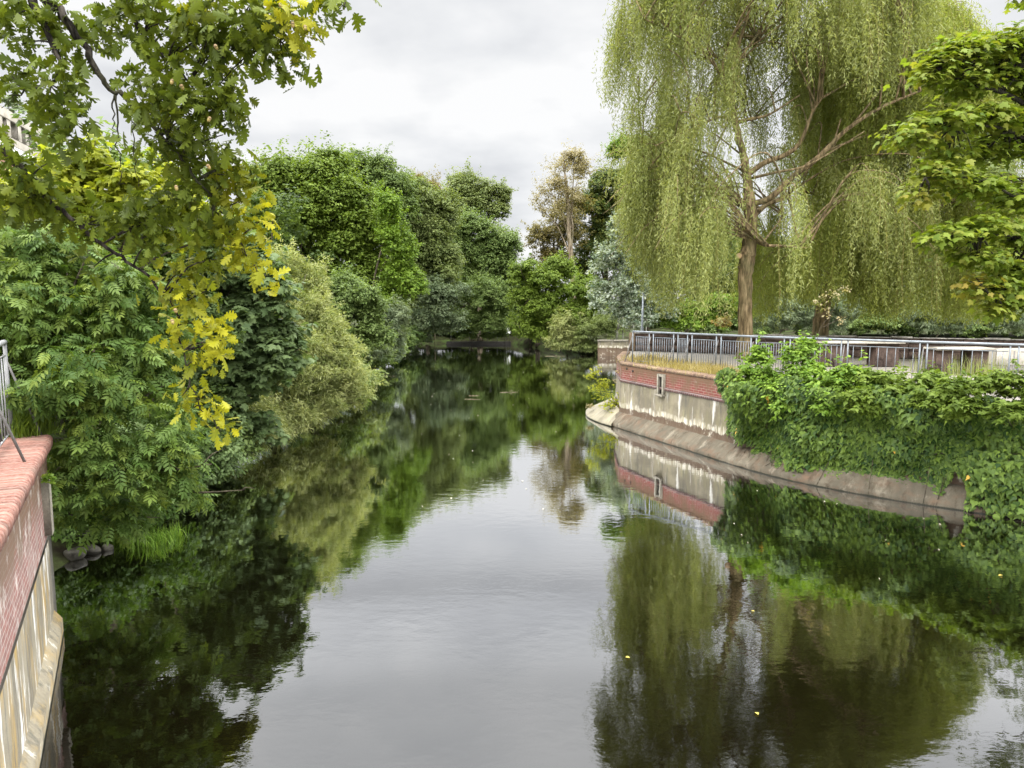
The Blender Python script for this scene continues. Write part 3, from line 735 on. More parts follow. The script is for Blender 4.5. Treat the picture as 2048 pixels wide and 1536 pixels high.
# ------------------------------------------------------------------ near left bank
tree('ash_tree', 'young ash with feathery leaves overhanging the water beside the pink brick wall', 'tree', 13.0,
     [(110, 560, 130, 110, .8), (30, 680, 120, 130, 0), (215, 640, 110, 120, .6), (130, 780, 110, 110, -.6), (265, 800, 105, 120, 0), (330, 940, 80, 85, 0),
      (190, 960, 100, 90, -.3), (330, 720, 60, 90, 1.0), (40, 800, 90, 90, 0), (250, 1030, 80, 45, .4), (140, 1030, 70, 60, .5), (380, 985, 38, 40, .2)], 90,
     G['ash'], M['bark'], PINNATE, 0.265, 1.1, 0.16, 0.11, 101, part='crown', per=8, sub=14, sub_r=0.40, hang=0.55, up=0.7, wild=0.75, turn=0.3, sv=0.33)
tree('maple_tree', 'golden green maple seen through the oak sprays above the ash', 'tree', 19.0,
     [(150, 380, 70, 60), (220, 400, 80, 70), (330, 440, 80, 70, 1), (250, 480, 100, 60), (120, 450, 90, 60, 1), (400, 480, 60, 50, 1), (185, 340, 40, 35), (20, 440, 80, 60)], 170,
     G['gold'], M['bark'], MAPLE, 0.20, 1.0, 0.25, 0.16, 102, per=14)
tree('maple_tree', 'blue green large-leaved maple bush behind the hanging yellow oak spray', 'tree', 23.0,
     [(470, 560, 70, 90), (520, 620, 70, 90), (470, 700, 80, 90), (500, 790, 70, 80), (560, 720, 50, 80), (430, 800, 50, 70), (480, 860, 70, 50), (430, 890, 40, 40), (395, 620, 60, 90, 1.5)], 440,
     G['maple'], M['bark'], MAPLE, 0.23, 1.15, 0.19, 0.10, 103, per=10, up=0.8, hang=0.5)
tree('sallow_bush', 'pale yellow green sallow with wispy leaves leaning over the left waterline', 'shrub', 29.0,
     [(590, 590, 55, 75, 1), (620, 670, 70, 80), (660, 740, 75, 70), (600, 760, 70, 90, -1), (690, 800, 45, 45), (580, 850, 60, 45, -2), (640, 830, 60, 45, -1), (560, 660, 40, 70)], 560,
     G['sallow'], M['bark'], LANCE, 0.17, 0.85, 0.22, 0.10, 104, per=40, sub=16, sub_r=0.38, hang=0.1, up=0.3, wild=0.9)
tree('elder_bush', 'dark green bush filling the gap between the ash and the blue green maple', 'shrub', 20.0,
     [(400, 700, 60, 90), (380, 850, 60, 80), (430, 560, 60, 80, 3), (420, 940, 40, 30)], 380, G['deep'], M['bark'], OVATE, 0.12, 1.0, 0.15, 0.06, 105)
tree('leafy_tree', 'tall green tree closing the view behind the ash and the brick wall', 'tree', 27.0,
     [(-60, 480, 150, 110), (90, 490, 110, 90), (260, 540, 120, 90), (380, 520, 90, 90), (-20, 650, 150, 140), (300, 660, 150, 120)], 60, G['mid'], M['bark'], OVATE, 0.17, 1.1, 0.3, 0.25, 106)

# ------------------------------------------------------------------ left bank, going away
FAR = 'trees and bushes along the far banks'
tree('oak_wood_tree', 'largest rounded fresh green tree on the left bank, in front of the skyline', 'tree', 57.0,
     [(560, 400, 80, 80), (640, 385, 80, 70), (700, 440, 80, 80), (600, 480, 90, 90), (690, 530, 80, 80), (740, 580, 60, 60), (530, 500, 60, 80), (640, 590, 90, 70), (740, 480, 45, 45)], 600,
     G['fresh'], M['bark'], QUAD, 0.235, 1.05, 0.45, 0.5, 201, FAR, sub=18, sub_r=0.36)
tree('hazel_bush', 'yellow green spreading bush reaching over the water below the largest left tree', 'shrub', 54.0,
     [(790, 500, 40, 60), (800, 570, 40, 45), (835, 580, 18, 22), (770, 620, 40, 40), (780, 430, 25, 40)], 760, G['lime'], M['bark'], QUAD, 0.17, 0.9, 0.3, 0.16, 202, FAR)
tree('alder_bush', 'dense dark green bush at the left waterline past the pale sallow', 'shrub', 42.0,
     [(700, 650, 60, 60), (740, 690, 45, 45), (670, 610, 50, 60), (640, 660, 50, 60), (720, 620, 50, 50)], 690, G['mid'], M['bark'], QUAD, 0.14, 1.1, 0.25, 0.12, 203, FAR)
tree('grey_sallow', 'grey green sallow drooping to the water beyond the dense dark bush', 'shrub', 50.0,
     [(770, 660, 32, 50), (785, 695, 22, 30), (745, 705, 30, 30, -2), (800, 640, 18, 30)], 775, G['grey'], M['bark'], LANCE, 0.24, 0.9, 0.3, 0.1, 204, FAR, per=40)
tree('wood_tree', 'green tree cresting the skyline behind the largest left tree', 'tree', 74.0,
     [(700, 350, 50, 40), (745, 370, 50, 50), (790, 410, 50, 60), (660, 400, 60, 70), (740, 450, 70, 70)], 740, G['mid'], M['bark'], QUAD, 0.23, 1.0, 0.4, 0.4, 205, FAR, sub=16)
tree('wood_tree', 'olive green tree behind the yellow green bush on the left bank', 'tree', 78.0,
     [(830, 410, 50, 50), (870, 440, 50, 50), (840, 490, 60, 60), (820, 560, 60, 60), (870, 540, 50, 60), (850, 620, 50, 50), (810, 650, 40, 40)], 850, G['olive'], M['bark'], QUAD, 0.22, 1.0, 0.4, 0.4, 206, FAR, sub=16)
tree('wood_tree', 'thin brownish treetop standing above the olive green tree', 'tree', 90.0,
     [(838, 368, 16, 20), (868, 385, 18, 20), (855, 415, 36, 36)], 855, G['brown'], M['bark'], QUAD, 0.22, 0.45, 0.5, 0.25, 207, FAR)
tree('poplar_tree', 'airy grey green poplar rising highest at the far end of the left bank', 'tree', 104.0,
     [(930, 385, 36, 36), (915, 420, 36, 40), (985, 400, 32, 30), (960, 430, 50, 40), (1000, 425, 24, 24), (1010, 395, 12, 16)], 950, G['olive'], M['bark'], QUAD, 0.27, 0.75, 0.55, 0.4, 208, FAR, sub=16)
tree('ash_tree', 'light green round topped tree below the poplar at the far river end', 'tree', 90.0,
     [(950, 480, 50, 45), (1000, 500, 36, 45), (930, 540, 50, 50), (985, 560, 45, 50), (1015, 540, 22, 40), (900, 500, 40, 50)], 960, G['mid'], M['bark_pale'], QUAD, 0.23, 1.0, 0.45, 0.35, 209, FAR, sub=16)
tree('alder_bush', 'dark bush hanging over the far left water near the weir', 'shrub', 76.0,
     [(890, 610, 50, 50), (860, 650, 40, 35), (900, 655, 36, 26), (835, 655, 30, 30)], 870, G['blue'], M['bark'], QUAD, 0.19, 1.1, 0.35, 0.2, 210, FAR)
tree('willow_bush', 'green bush with drooping sprays over the dark weir at the river end', 'shrub', 82.0,
     [(960, 610, 45, 45), (980, 645, 34, 26), (940, 650, 40, 26), (1000, 610, 25, 40)], 965, G['mid'], M['bark'], QUAD, 0.19, 1.0, 0.35, 0.2, 211, FAR, hang=0.8)
tree('wood_tree', 'dark tree closing the river end behind the weir', 'tree', 98.0,
     [(900, 570, 60, 70), (980, 590, 60, 60), (1035, 590, 40, 60), (1000, 640, 60, 36), (880, 640, 60, 40), (1060, 640, 50, 36)], 990, G['deep'], M['bark'], QUAD, 0.27, 1.0, 0.5, 0.4, 212, FAR)

r0_ = rng(250)
for i, (Y, off, w, h, mk, tpl, sz, lab) in enumerate((
    (16.8, .2, 0.9, 1.0, 'ash', OVATE, .11, 'low bush at the waterline between the ash and the blue green maple'),
    (19.3, .3, 1.0, 1.1, 'maple', OVATE, .12, 'low dark bush trailing in the water under the blue green maple'),
    (22.0, .5, 1.1, 1.2, 'mid', OVATE, .12, 'low bush trailing in the water right of the hanging oak spray'),
    (24.6, .3, 1.1, 1.2, 'sallow', LANCE, .17, 'wispy low growth at the foot of the pale sallow'),
    (28.5, .2, 1.3, 1.3, 'sallow', LANCE, .18, 'wispy pale growth trailing in the water just past the sallow'),
    (32.5, .1, 1.3, 1.4, 'mid', QUAD, .16, 'low bush at the water between the sallow and the dense dark bush'),
    (37.5, .2, 1.4, 1.5, 'olive', QUAD, .17, 'low olive bush at the water below the dense dark bush'),
    (53.0, .3, 1.6, 1.8, 'mid', QUAD, .2, 'low bush at the water beyond the grey sallow'),
    (58.5, .3, 1.8, 2.0, 'blue', QUAD, .22, 'low bluish bush at the water under the olive tree'),
    (65.0, .3, 2.0, 2.2, 'mid', QUAD, .24, 'low green bush at the water past the low bluish bush'),
    (72.0, .3, 2.2, 2.4, 'deep', QUAD, .26, 'low dark bush at the water before the weir'),
    (16.0, .9, .8, .8, 'ash', OVATE, .10, 'lowest bush at the waterline behind the light green grass clump'),
    (82.0, .3, 2.4, 2.6, 'blue', QUAD, .26, 'low bluish bush at the left end of the weir'))):
    x = float(np.interp(Y, XL[:, 0], XL[:, 1])) + 0.75 - off; g = float(ground_z(x - 1.4, Y))
    t = thing('bank_bush', (x - 1.4, Y, g), lab, 'shrub', 'low bushes along the left waterline'); r = rng(260 + i)
    lb = [(np.array([x + r.normal() * .25, Y + q * w, .25 + h * r.uniform(.3, .55)]), np.array([w * .7, w * .8, h * r.uniform(.5, .75)])) for q in (-1.0, -.3, .4, 1.1)]
    lb += [(np.array([x - 1.0, Y, .6 + h * .8]), np.array([w, w * 1.3, h * .7]))]
    mb = MB(); limbs(mb, r, (x - 1.4, Y, g - .1), lb, .04, 6); mb.build('stem', M['bark'], t, True)
    A = sum(2.2 * math.pi * R[0] * R[2] for _, R in lb); n = int(2.4 * A / ((.33 if tpl is not LANCE else .14) * sz * sz))
    mb = MB(); crown(mb, r, lb, n, tpl, sz, .22, per=24, hang=.8); mb.build('foliage', G[mk], t)

tree('overhanging_bush', 'green bush hanging over the dark weir just left of the white board', 'shrub', 86.5,
     [(900, 662, 26, 18), (930, 655, 26, 16), (985, 655, 26, 16), (1000, 668, 14, 10), (955, 648, 30, 14), (935, 672, 20, 8), (975, 674, 16, 6)], 940, G['mid'], M['bark'], QUAD, 0.24, 1.2, 0.35, 0.1, 241, FAR, ground=0.3, hang=0.8)
tree('overhanging_bush', 'green bush trailing in the water just right of the white board', 'shrub', 84.0,
     [(1040, 665, 22, 20), (1065, 670, 26, 18), (1050, 650, 26, 20)], 1060, G['fresh'], M['bark'], QUAD, 0.24, 1.2, 0.35, 0.1, 242, FAR, hang=0.8)
tree('thicket', 'dark low thicket behind the weir closing the river end', 'shrub', 93.0,
     [(880, 655, 36, 30), (930, 660, 40, 26), (985, 655, 40, 30), (1035, 655, 36, 30), (1080, 660, 40, 30), (840, 655, 36, 30)], 985, G['deep'], M['bark'], QUAD, 0.26, 1.1, 0.4, 0.2, 240, FAR)
for i, (x, Y, h, mk, lab) in enumerate(((-15.5, 20, 9, 'deep', 'dark tree in the wood just behind the blue green maple'), (-15, 26, 10, 'mid', 'tree in the wood behind the pale sallow'), (-15.5, 33, 11, 'deep', 'dark tree in the wood between the sallow and the largest left tree'),
    (-17, 41, 12, 'mid', 'tree in the wood behind the foot of the largest left tree'), (-17, 51, 12, 'deep', 'dark tree in the wood behind the grey sallow'), (-18, 62, 13, 'mid', 'tree in the wood behind the olive green tree'), (-19, 75, 14, 'deep', 'dark tree in the wood behind the dark waterside bush'), (-22, 15, 9, 'mid', 'tree in the wood at the left frame edge behind the ash'))):
    g = float(ground_z(x, Y)); t = thing('wood_tree', (x, Y, g), lab, 'tree', 'trees deep in the left bank wood'); r = rng(280 + i)
    lb = [(np.array([x + r.normal() * .6, Y + q, g + h * f]), np.array([2.6, 2.8, h * .22])) for q, f in ((-2.5, .16), (2.5, .16), (0, .34), (-2.2, .5), (2.4, .52), (0, .74))]
    mb = MB(); limbs(mb, r, (x, Y, g - .1), lb, .22, 7); mb.build('trunk', M['bark'], t, True)
    mb = MB(); crown(mb, r, lb, 9000, QUAD, .26, .4, per=30, hang=.5); mb.build('crown', G[mk], t)

# ------------------------------------------------------------------ far right bank
tree('sycamore_tree', 'full green sycamore at the river bend, its skirt touching the water', 'tree', 76.0,
     [(1050, 560, 32, 36), (1095, 575, 45, 45), (1055, 620, 42, 42), (1100, 635, 45, 40), (1050, 660, 38, 26), (1090, 672, 40, 22), (1120, 545, 30, 30)], 1080, G['fresh'], M['bark'], QUAD, 0.21, 1.1, 0.35, 0.3, 220, FAR, sub=16)
tree('dying_tree', 'tall bare-looking tree with pale trunk and thin tan leaves against the sky', 'tree', 92.0,
     [(1130, 340, 36, 32), (1155, 360, 28, 40), (1105, 390, 36, 36), (1135, 410, 36, 40), (1085, 420, 18, 24), (1150, 320, 20, 18)], 1148,
     G['tan'], M['bark_pale'], QUAD, 0.20, 0.2, 0.6, 0.3, 221, FAR, extra_stems=[((1148, 690), (1147, 560), (1141, 500), (1137, 450), (1136, 400), (1130, 350), 0.42)])
tree('brown_tree', 'rusty brown tree behind the tall pale trunk', 'tree', 98.0,
     [(1080, 490, 26, 36), (1110, 470, 36, 36), (1130, 440, 30, 36), (1140, 490, 30, 50), (1160, 420, 26, 40), (1085, 530, 26, 36), (1110, 540, 40, 40)], 1110, G['brown'], M['bark'], QUAD, 0.25, 0.33, 0.5, 0.3, 222, FAR)
tree('wood_tree', 'dark broad tree between the rusty tree and the weeping willow', 'tree', 102.0,
     [(1215, 385, 45, 45), (1185, 430, 36, 45), (1240, 440, 50, 60), (1185, 510, 40, 60), (1240, 530, 50, 60), (1270, 400, 40, 40), (1165, 580, 40, 50)], 1210, G['deep'], M['bark'], QUAD, 0.28, 1.05, 0.5, 0.5, 223, FAR, sub=16, turn=0.15)
tree('lime_tree', 'lighter green treetop half behind the left edge of the willow', 'tree', 88.0,
     [(1255, 320, 32, 40), (1290, 340, 50, 60), (1300, 420, 60, 60)], 1290, G['lime'], M['bark'], QUAD, 0.25, 0.9, 0.5, 0.4, 224, FAR)
tree('silver_poplar', 'silvery white leaved poplar thicket with thin pale stems beside the lamp post', 'tree', 62.0,
     [(1245, 470, 28, 40), (1235, 530, 45, 45), (1290, 510, 40, 50), (1265, 580, 60, 50), (1315, 570, 36, 50), (1215, 600, 36, 40), (1270, 640, 60, 36), (1320, 635, 36, 36)], 1262,
     G['silver'], M['bark_silver'], OVATE, 0.22, 0.55, 0.35, 0.10, 225, FAR, turn=0.35, wild=0.9,
     extra_stems=[((1226, 700), (1218, 610), (1216, 530), 0.07), ((1235, 700), (1226, 600), 0.06), ((1263, 700, -1), (1270, 620, -1), (1277, 560), 0.08), ((1246, 700), (1246, 600), (1250, 500), 0.08), ((1290, 700), (1296, 600), 0.06)])
tree('leafy_tree', 'mid green tree between the sycamore and the silver poplar', 'tree', 74.0,
     [(1165, 590, 36, 40), (1150, 640, 40, 36), (1190, 640, 36, 30)], 1165, G['fresh'], M['bark'], QUAD, 0.20, 1.0, 0.3, 0.2, 226, FAR)
tree('willow_bush', 'yellowish twiggy willow bush bowing to the water at the river bend', 'shrub', 72.5,
     [(1125, 660, 26, 30), (1112, 690, 20, 20), (1140, 690, 28, 20), (1155, 660, 24, 30)], 1140, G['sallow'], M['bark'], LANCE, 0.30, 0.7, 0.3, 0.1, 227, FAR, per=40)
tree('bramble_bush', 'dark arching bramble bush at the water beside the pale bank wall', 'shrub', 71.8,
     [(1180, 670, 26, 28), (1175, 695, 30, 14), (1205, 665, 24, 26), (1220, 650, 30, 26)], 1185, G['olive'], M['bark'], LANCE, 0.28, 0.9, 0.3, 0.1, 228, FAR, per=40)
tree('hedge_bush', 'bright green bushes seen under the willow left of its trunk', 'shrub', 64.0,
     [(1380, 640, 50, 30), (1430, 630, 45, 36), (1340, 650, 36, 26), (1470, 640, 40, 30)], 1400, G['lime'], M['bark'], OVATE, 0.22, 0.9, 0.3, 0.1, 229, FAR)
tree('orange_bush', 'small orange leaved bush under the willow', 'shrub', 60.0, [(1446, 652, 14, 14)], 1446, G['brown'], M['bark'], OVATE, 0.18, 0.9, 0.2, 0.05, 230, FAR, turn=0.6)
tree('pale_willow_bush', 'pale sunlit willow bushes between the two willow trunks', 'shrub', 66.0,
     [(1530, 640, 50, 36), (1590, 640, 50, 36), (1690, 640, 36, 40), (1640, 620, 50, 40)], 1590, G['grey'], M['bark'], LANCE, 0.30, 1.5, 0.35, 0.1, 231, FAR, per=40)
tree('pale_willow_bush', 'pale grey willow bush far right under the willow fringe', 'shrub', 70.0,
     [(1850, 640, 40, 36), (1900, 650, 36, 26), (2010, 640, 50, 36)], 1870, G['grey'], M['bark'], LANCE, 0.30, 1.5, 0.35, 0.1, 232, FAR, per=40)
tree('wood_tree', 'dark thicket behind the parapet under the second willow', 'tree', 80.0,
     [(1730, 640, 60, 45), (1800, 640, 60, 45), (1960, 630, 70, 50), (1880, 610, 70, 50), (2060, 620, 70, 60), (2150, 620, 80, 60)], 1800, G['deep'], M['bark'], QUAD, 0.25, 1.0, 0.4, 0.3, 233, FAR)
tree('wood_tree', 'dark green tree far behind the first willow trunk', 'tree', 96.0,
     [(1360, 560, 70, 60), (1450, 520, 80, 80), (1540, 550, 80, 70), (1630, 540, 80, 70), (1500, 600, 120, 50), (1650, 600, 90, 45), (1320, 610, 60, 50), (1350, 655, 60, 40)], 1480, G['mid'], M['bark'], QUAD, 0.28, 1.0, 0.5, 0.5, 234, FAR)
tree('wood_tree', 'dark green tree far behind the second willow trunk', 'tree', 100.0,
     [(1740, 540, 80, 80), (1840, 530, 80, 80), (1940, 520, 90, 90), (2060, 500, 100, 100), (1900, 600, 120, 50)], 1860, G['deep'], M['bark'], QUAD, 0.28, 1.0, 0.5, 0.5, 235, FAR)

tree('hedge', 'dark green hedge line far behind the parapet, seen below the willow curtains', 'hedge', 78.0,
     [(1480, 655, 60, 26), (1570, 650, 60, 30), (1660, 655, 60, 26), (1750, 655, 60, 26), (1850, 650, 60, 30), (1950, 655, 60, 28), (2050, 650, 70, 30), (1400, 655, 60, 26)], 1700, G['mid'], M['bark'], QUAD, 0.24, 1.2, 0.35, 0.1, 236, FAR)

r = rng(291); g = 2.7; t = thing('leafy_tree', (25.5, 30, g), 'pale green tree half hidden behind the lime green maple at the frame edge', 'tree')
lb = [(np.array([25 + dx, 30 + dy, z]), np.array([2.6, 2.6, 2.0])) for dx, dy, z in ((-3, -1, 7), (0, 1, 8), (2.5, -1, 7.5), (-3.6, 1, 10.5), (-.5, -2, 11.5), (2.5, 1, 11), (-2, 0, 14), (1.5, 0, 14.5))]
mb = MB(); limbs(mb, r, (25.5, 30, g - .1), lb, .3, 8); mb.build('trunk', M['bark'], t, True)
mb = MB(); crown(mb, r, lb, 26000, OVATE, .17, .35, per=24); mb.build('crown', G['olive'], t)

# ------------------------------------------------------------------ weeping willows
def willow(name, label, d, trunk, limbs_px, seed, centre, rad, ztop, zroot, n_cl, per, floor_z, mat, leaf=0.175, cuts=(), left_edge=7.8, keep=None, extra=0):
    r = rng(seed); g = 2.68
    tp = [at(x, y, d) for x, y, _ in trunk]; tr = [q[2] for q in trunk]; tp[0][2] = g
    t = thing(name, tp[0], label, 'tree')
    mb = MB(); sp = smooth(np.column_stack([np.array(tp), tr]), 5); sp[:, :2] += 0.02 * r.normal(size=(len(sp), 2)); mb.tube(sp[:, :3], sp[:, 3] * (1 + 0.05 * r.normal(size=len(sp))), 14)
    ends = []
    for L in limbs_px:
        q = np.array([np.append(at(x, y, d + dd), w) for x, y, dd, w in L]); q = smooth(q, 5); mb.tube(q[:, :3], q[:, 3], 8)
        ends.append(q[:, :3])
    C0 = np.array([centre[0], centre[1]]); spine = sp[:, :3]
    roots = []
    for i in range(n_cl):
        a = r.uniform(0, 2 * math.pi); rr = math.sqrt(r.uniform(0.03, 1))
        dome = zroot + (ztop - zroot) * math.sqrt(max(0, 1 - 0.62 * rr ** 2))
        z = r.uniform(zroot - 1.0 + 2.2 * (1 - rr), dome) if r.random() < 0.55 else dome - abs(r.normal()) * 0.8
        p = np.array([C0[0] + math.cos(a) * rr * (rad[1] if math.cos(a) > 0 else rad[0]), C0[1] + math.sin(a) * rr * rad[2], z])
        roots.append((p, rr, a))
    for i in range(extra):        # thick lower curtains on the side away from the second willow
        a = r.uniform(2.0, 4.3); rr = r.uniform(0.45, 0.95)
        roots.append((np.array([C0[0] + math.cos(a) * rr * rad[0], C0[1] + math.sin(a) * rr * rad[2], r.uniform(9.5, 15.5)]), rr, a))
    cand = np.concatenate([spine[34:]] + ends)
    arcs = []
    roots = [q for q in roots if keep is None or keep(q[0], q[1])]
    for i, (p, rr, a) in enumerate(roots):
        cost = np.linalg.norm((cand - p) * np.array([1, 1, 0.8]), axis=1) + 3.0 * np.maximum(0, cand[:, 2] - p[2] + 0.8)
        s = cand[np.argsort(cost)[int(r.integers(0, 6))]]; D = p - s; L = np.linalg.norm(D)
        m = s + D * 0.5 + np.array([0, 0, 0.16 * L + 0.2]) + r.normal(size=3) * 0.10 * L
        q = smooth([s, m, p, p + (p - m) * 0.45 - np.array([0, 0, 0.35 + 0.1 * L])], 6)
        arcs.append(q); mb.tube(q, np.linspace(0.028 + 0.006 * L, 0.008, len(q)), 5)
        if i % 5 == 0: cand = np.concatenate([cand, q[4:12]])
    mb.build('trunk', M['bark_willow'], t, True)
    for x, y, rr_, dd in cuts:
        c = at(x, y, d + dd); mb = MB(); e = at(x, y, d + dd - 0.36); mb.tube([c, e, e + (e - c) * 0.02], [rr_ * 1.15, rr_, rr_ * 0.8], 12); mb.build('sawn_stub', M['sawn'], t)
    mb = MB(); P, NN, TT, TI = [], [], [], []; stm = MB()
    for ci, (p, rr, a) in enumerate(roots):
        out = np.array([math.cos(a), math.sin(a), 0]); tcl = r.normal() * 0.2; arc = arcs[ci]
        f = r.uniform(0.38, 1.0, per) ** 0.8 * (len(arc) - 1); f0 = np.floor(f).astype(int).clip(0, len(arc) - 2)
        cl = arc[f0] + (arc[f0 + 1] - arc[f0]) * (f - f0)[:, None] + r.normal(size=(per, 3)) * np.array([0.24, 0.24, 0.12])
        base_len = r.uniform(1.4, 4.2) if p[2] > 13 else r.uniform(2.5, 6.5)
        for q in cl:
            lowest = floor_z + max(0, left_edge - q[0]) * 2.0 + (0.75 if 14.0 < q[0] * 37 / q[1] < 18.2 else 0.0) + r.normal() * 0.3
            L = min(base_len * r.uniform(0.35, 1.15), q[2] - lowest)
            if L < 0.5: continue
            m = int(L / 0.062); s = np.linspace(0, 1, m) * L
            sway = r.normal(size=2) * 0.16; az = a + r.normal() * 0.9; ou = np.array([math.cos(az), math.sin(az)]); run = r.uniform(0.05, 0.7)
            bx = run * (1 - np.exp(-s / (0.5 + run)))
            X = np.column_stack([q[0] + ou[0] * bx + sway[0] * np.sin(s * 0.8), q[1] + ou[1] * bx + sway[1] * np.sin(s * 0.9 + 1), q[2] - s + 0.25 * np.exp(-s / 0.5)])
            P.append(X); dd = sphere_dirs(r, m)
            TT.append(np.array([0, 0, -1.0]) + 0.95 * dd * np.array([1, 1, 0.4])); NN.append(sphere_dirs(r, m) + np.array([0, 0, 0.25]) + out * 0.3)
            TI.append(np.full(m, 0.5 + tcl + r.normal() * 0.1))
            if r.random() < 0.12: stm.tube(X[::max(1, m // 6)], 0.006, 3, False)
    P, NN, TT, TI = map(np.concatenate, (P, NN, TT, TI)); k = len(P)
    P = P + r.normal(size=P.shape) * 0.05
    scatter(mb, LANCE, P, NN, TT, leaf * (1 + 0.25 * r.normal(size=k)).clip(0.5, 1.6), TI + 0.15 * r.normal(size=k), np.clip(r.normal(size=k) * 0.25, 0, 1))
    cr = mb.build('crown', mat, t)
    stm.build('hanging_twig', M['twig'], t)
    print(name, 'leaves', k)
    return t
M['sawn'] = flat_mat('fresh_sawn_wood', (0.34, 0.21, 0.11), (0.52, 0.37, 0.22), 8)
M['twig'] = flat_mat('yellow_willow_twig', (0.20, 0.16, 0.05), (0.32, 0.27, 0.09), 5)

rk = rng(299)
def open_heart(p, rr):
    # the first willow is thinned round its fork, so its limbs and some sky show
    dx, z, front = p[0] - 11.3, p[2], p[1] < 34.3
    if -2.2 < dx < 4.8 and 7.0 < z < 15.5: return rk.random() < ((0.08 if dx < 1.8 else 0.3) if front else 0.7 if z > 11 else 1.0)
    if z < 13 and p[0] < 5.2: return False
    if front and -1.8 < dx < 1.2 and z < 20: return rk.random() < 0.35
    return True
W1 = [(1491, 722, .46), (1490, 690, .37), (1490, 640, .34), (1491, 560, .33), (1494, 520, .40), (1498, 490, .34), (1501, 440, .30), (1499, 405, .30), (1494, 360, .22), (1489, 320, .18),
      (1478, 280, .15), (1470, 240, .14), (1465, 190, .11), (1470, 120, .09), (1490, 50, .07), (1510, -40, .05), (1515, -120, .03)]
willow('weeping_willow', 'tall weeping willow with furrowed tan trunk standing behind the railing', 34.0, W1,
       [[(1502, 408, 0, .15), (1540, 396, -.5, .14), (1590, 350, -1, .13), (1640, 312, -1.4, .12), (1690, 262, -1.8, .09), (1760, 216, -2.2, .07), (1840, 182, -2.5, .04)],
        [(1495, 350, 0, .13), (1530, 325, -.3, .12), (1570, 310, -.5, .11), (1600, 285, -.6, .10), (1625, 225, -.7, .07), (1645, 195, -.8, .04)],
        [(1490, 418, 0, .14), (1463, 386, -.4, .10), (1440, 376, -.6, .08), (1395, 374, -.9, .05)],
        [(1463, 386, -.4, .08), (1464, 372, -.4, .08), (1460, 358, -.4, .07)],
        [(1506, 432, 0, .15), (1535, 408, .8, .12), (1570, 394, 1.2, .10), (1600, 360, 1.6, .06)],
        [(1504, 478, 0, .10), (1530, 490, -.6, .075), (1570, 492, -1, .06), (1616, 496, -1.4, .035)],
        [(1470, 245, 0, .08), (1440, 234, -.6, .06), (1400, 250, -1.2, .05), (1310, 292, -2, .025)],
        [(1474, 245, 0, .10), (1500, 238, -.4, .08), (1540, 228, -.8, .05), (1600, 190, -1, .03)],
        [(1466, 190, 0, .08), (1420, 120, -.8, .05), (1360, 75, -1.6, .035), (1290, 38, -2.2, .02)],
        [(1505, 356, 0, .07), (1550, 345, -.9, .06), (1620, 328, -1.6, .04), (1730, 262, -2.2, .02)],
        [(1470, 130, 0, .06), (1520, 60, .5, .05), (1540, 0, .8, .03)]],
       301, (at(1500, 300, 34)[0], 34.3), (6.0, 7.4, 5.4), 25.0, 9.5, 400, 30, 5.0, G['willow'],
       cuts=((1496, 377, .10, .05), (1478, 512, .12, -.1)), keep=open_heart, extra=60)
W2 = [(1640, 715, .48), (1641, 680, .42), (1643, 640, .40), (1650, 600, .33), (1664, 540, .30), (1690, 470, .27), (1712, 425, .25), (1722, 380, .2), (1738, 300, .15), (1750, 200, .1), (1755, 100, .06)]
willow('weeping_willow', 'darker second weeping willow with leaning trunk, its curtain hanging low over the parapet', 37.0, W2,
       [[(1712, 425, 0, .16), (1760, 395, -.5, .12), (1800, 380, -1, .08), (1850, 360, -1.5, .04)],
        [(1690, 480, 0, .12), (1740, 505, -1, .08), (1800, 525, -2, .04)],
        [(1680, 515, 0, .10), (1740, 530, -1, .07), (1790, 530, -1.6, .03)],
        [(1668, 540, 0, .08), (1720, 558, -1.5, .05), (1770, 548, -2, .03)],
        [(1700, 450, 0, .12), (1660, 400, .5, .09), (1600, 380, 1, .05)]],
       302, (at(1760, 300, 37.5)[0], 37.8), (6.2, 6.0, 5.0), 21.0, 7.6, 430, 48, 4.75, G['willow2'], left_edge=0, keep=lambda p, rr: rr > 0.3 and not (p[0] < 15.8 and p[2] > 10.5))

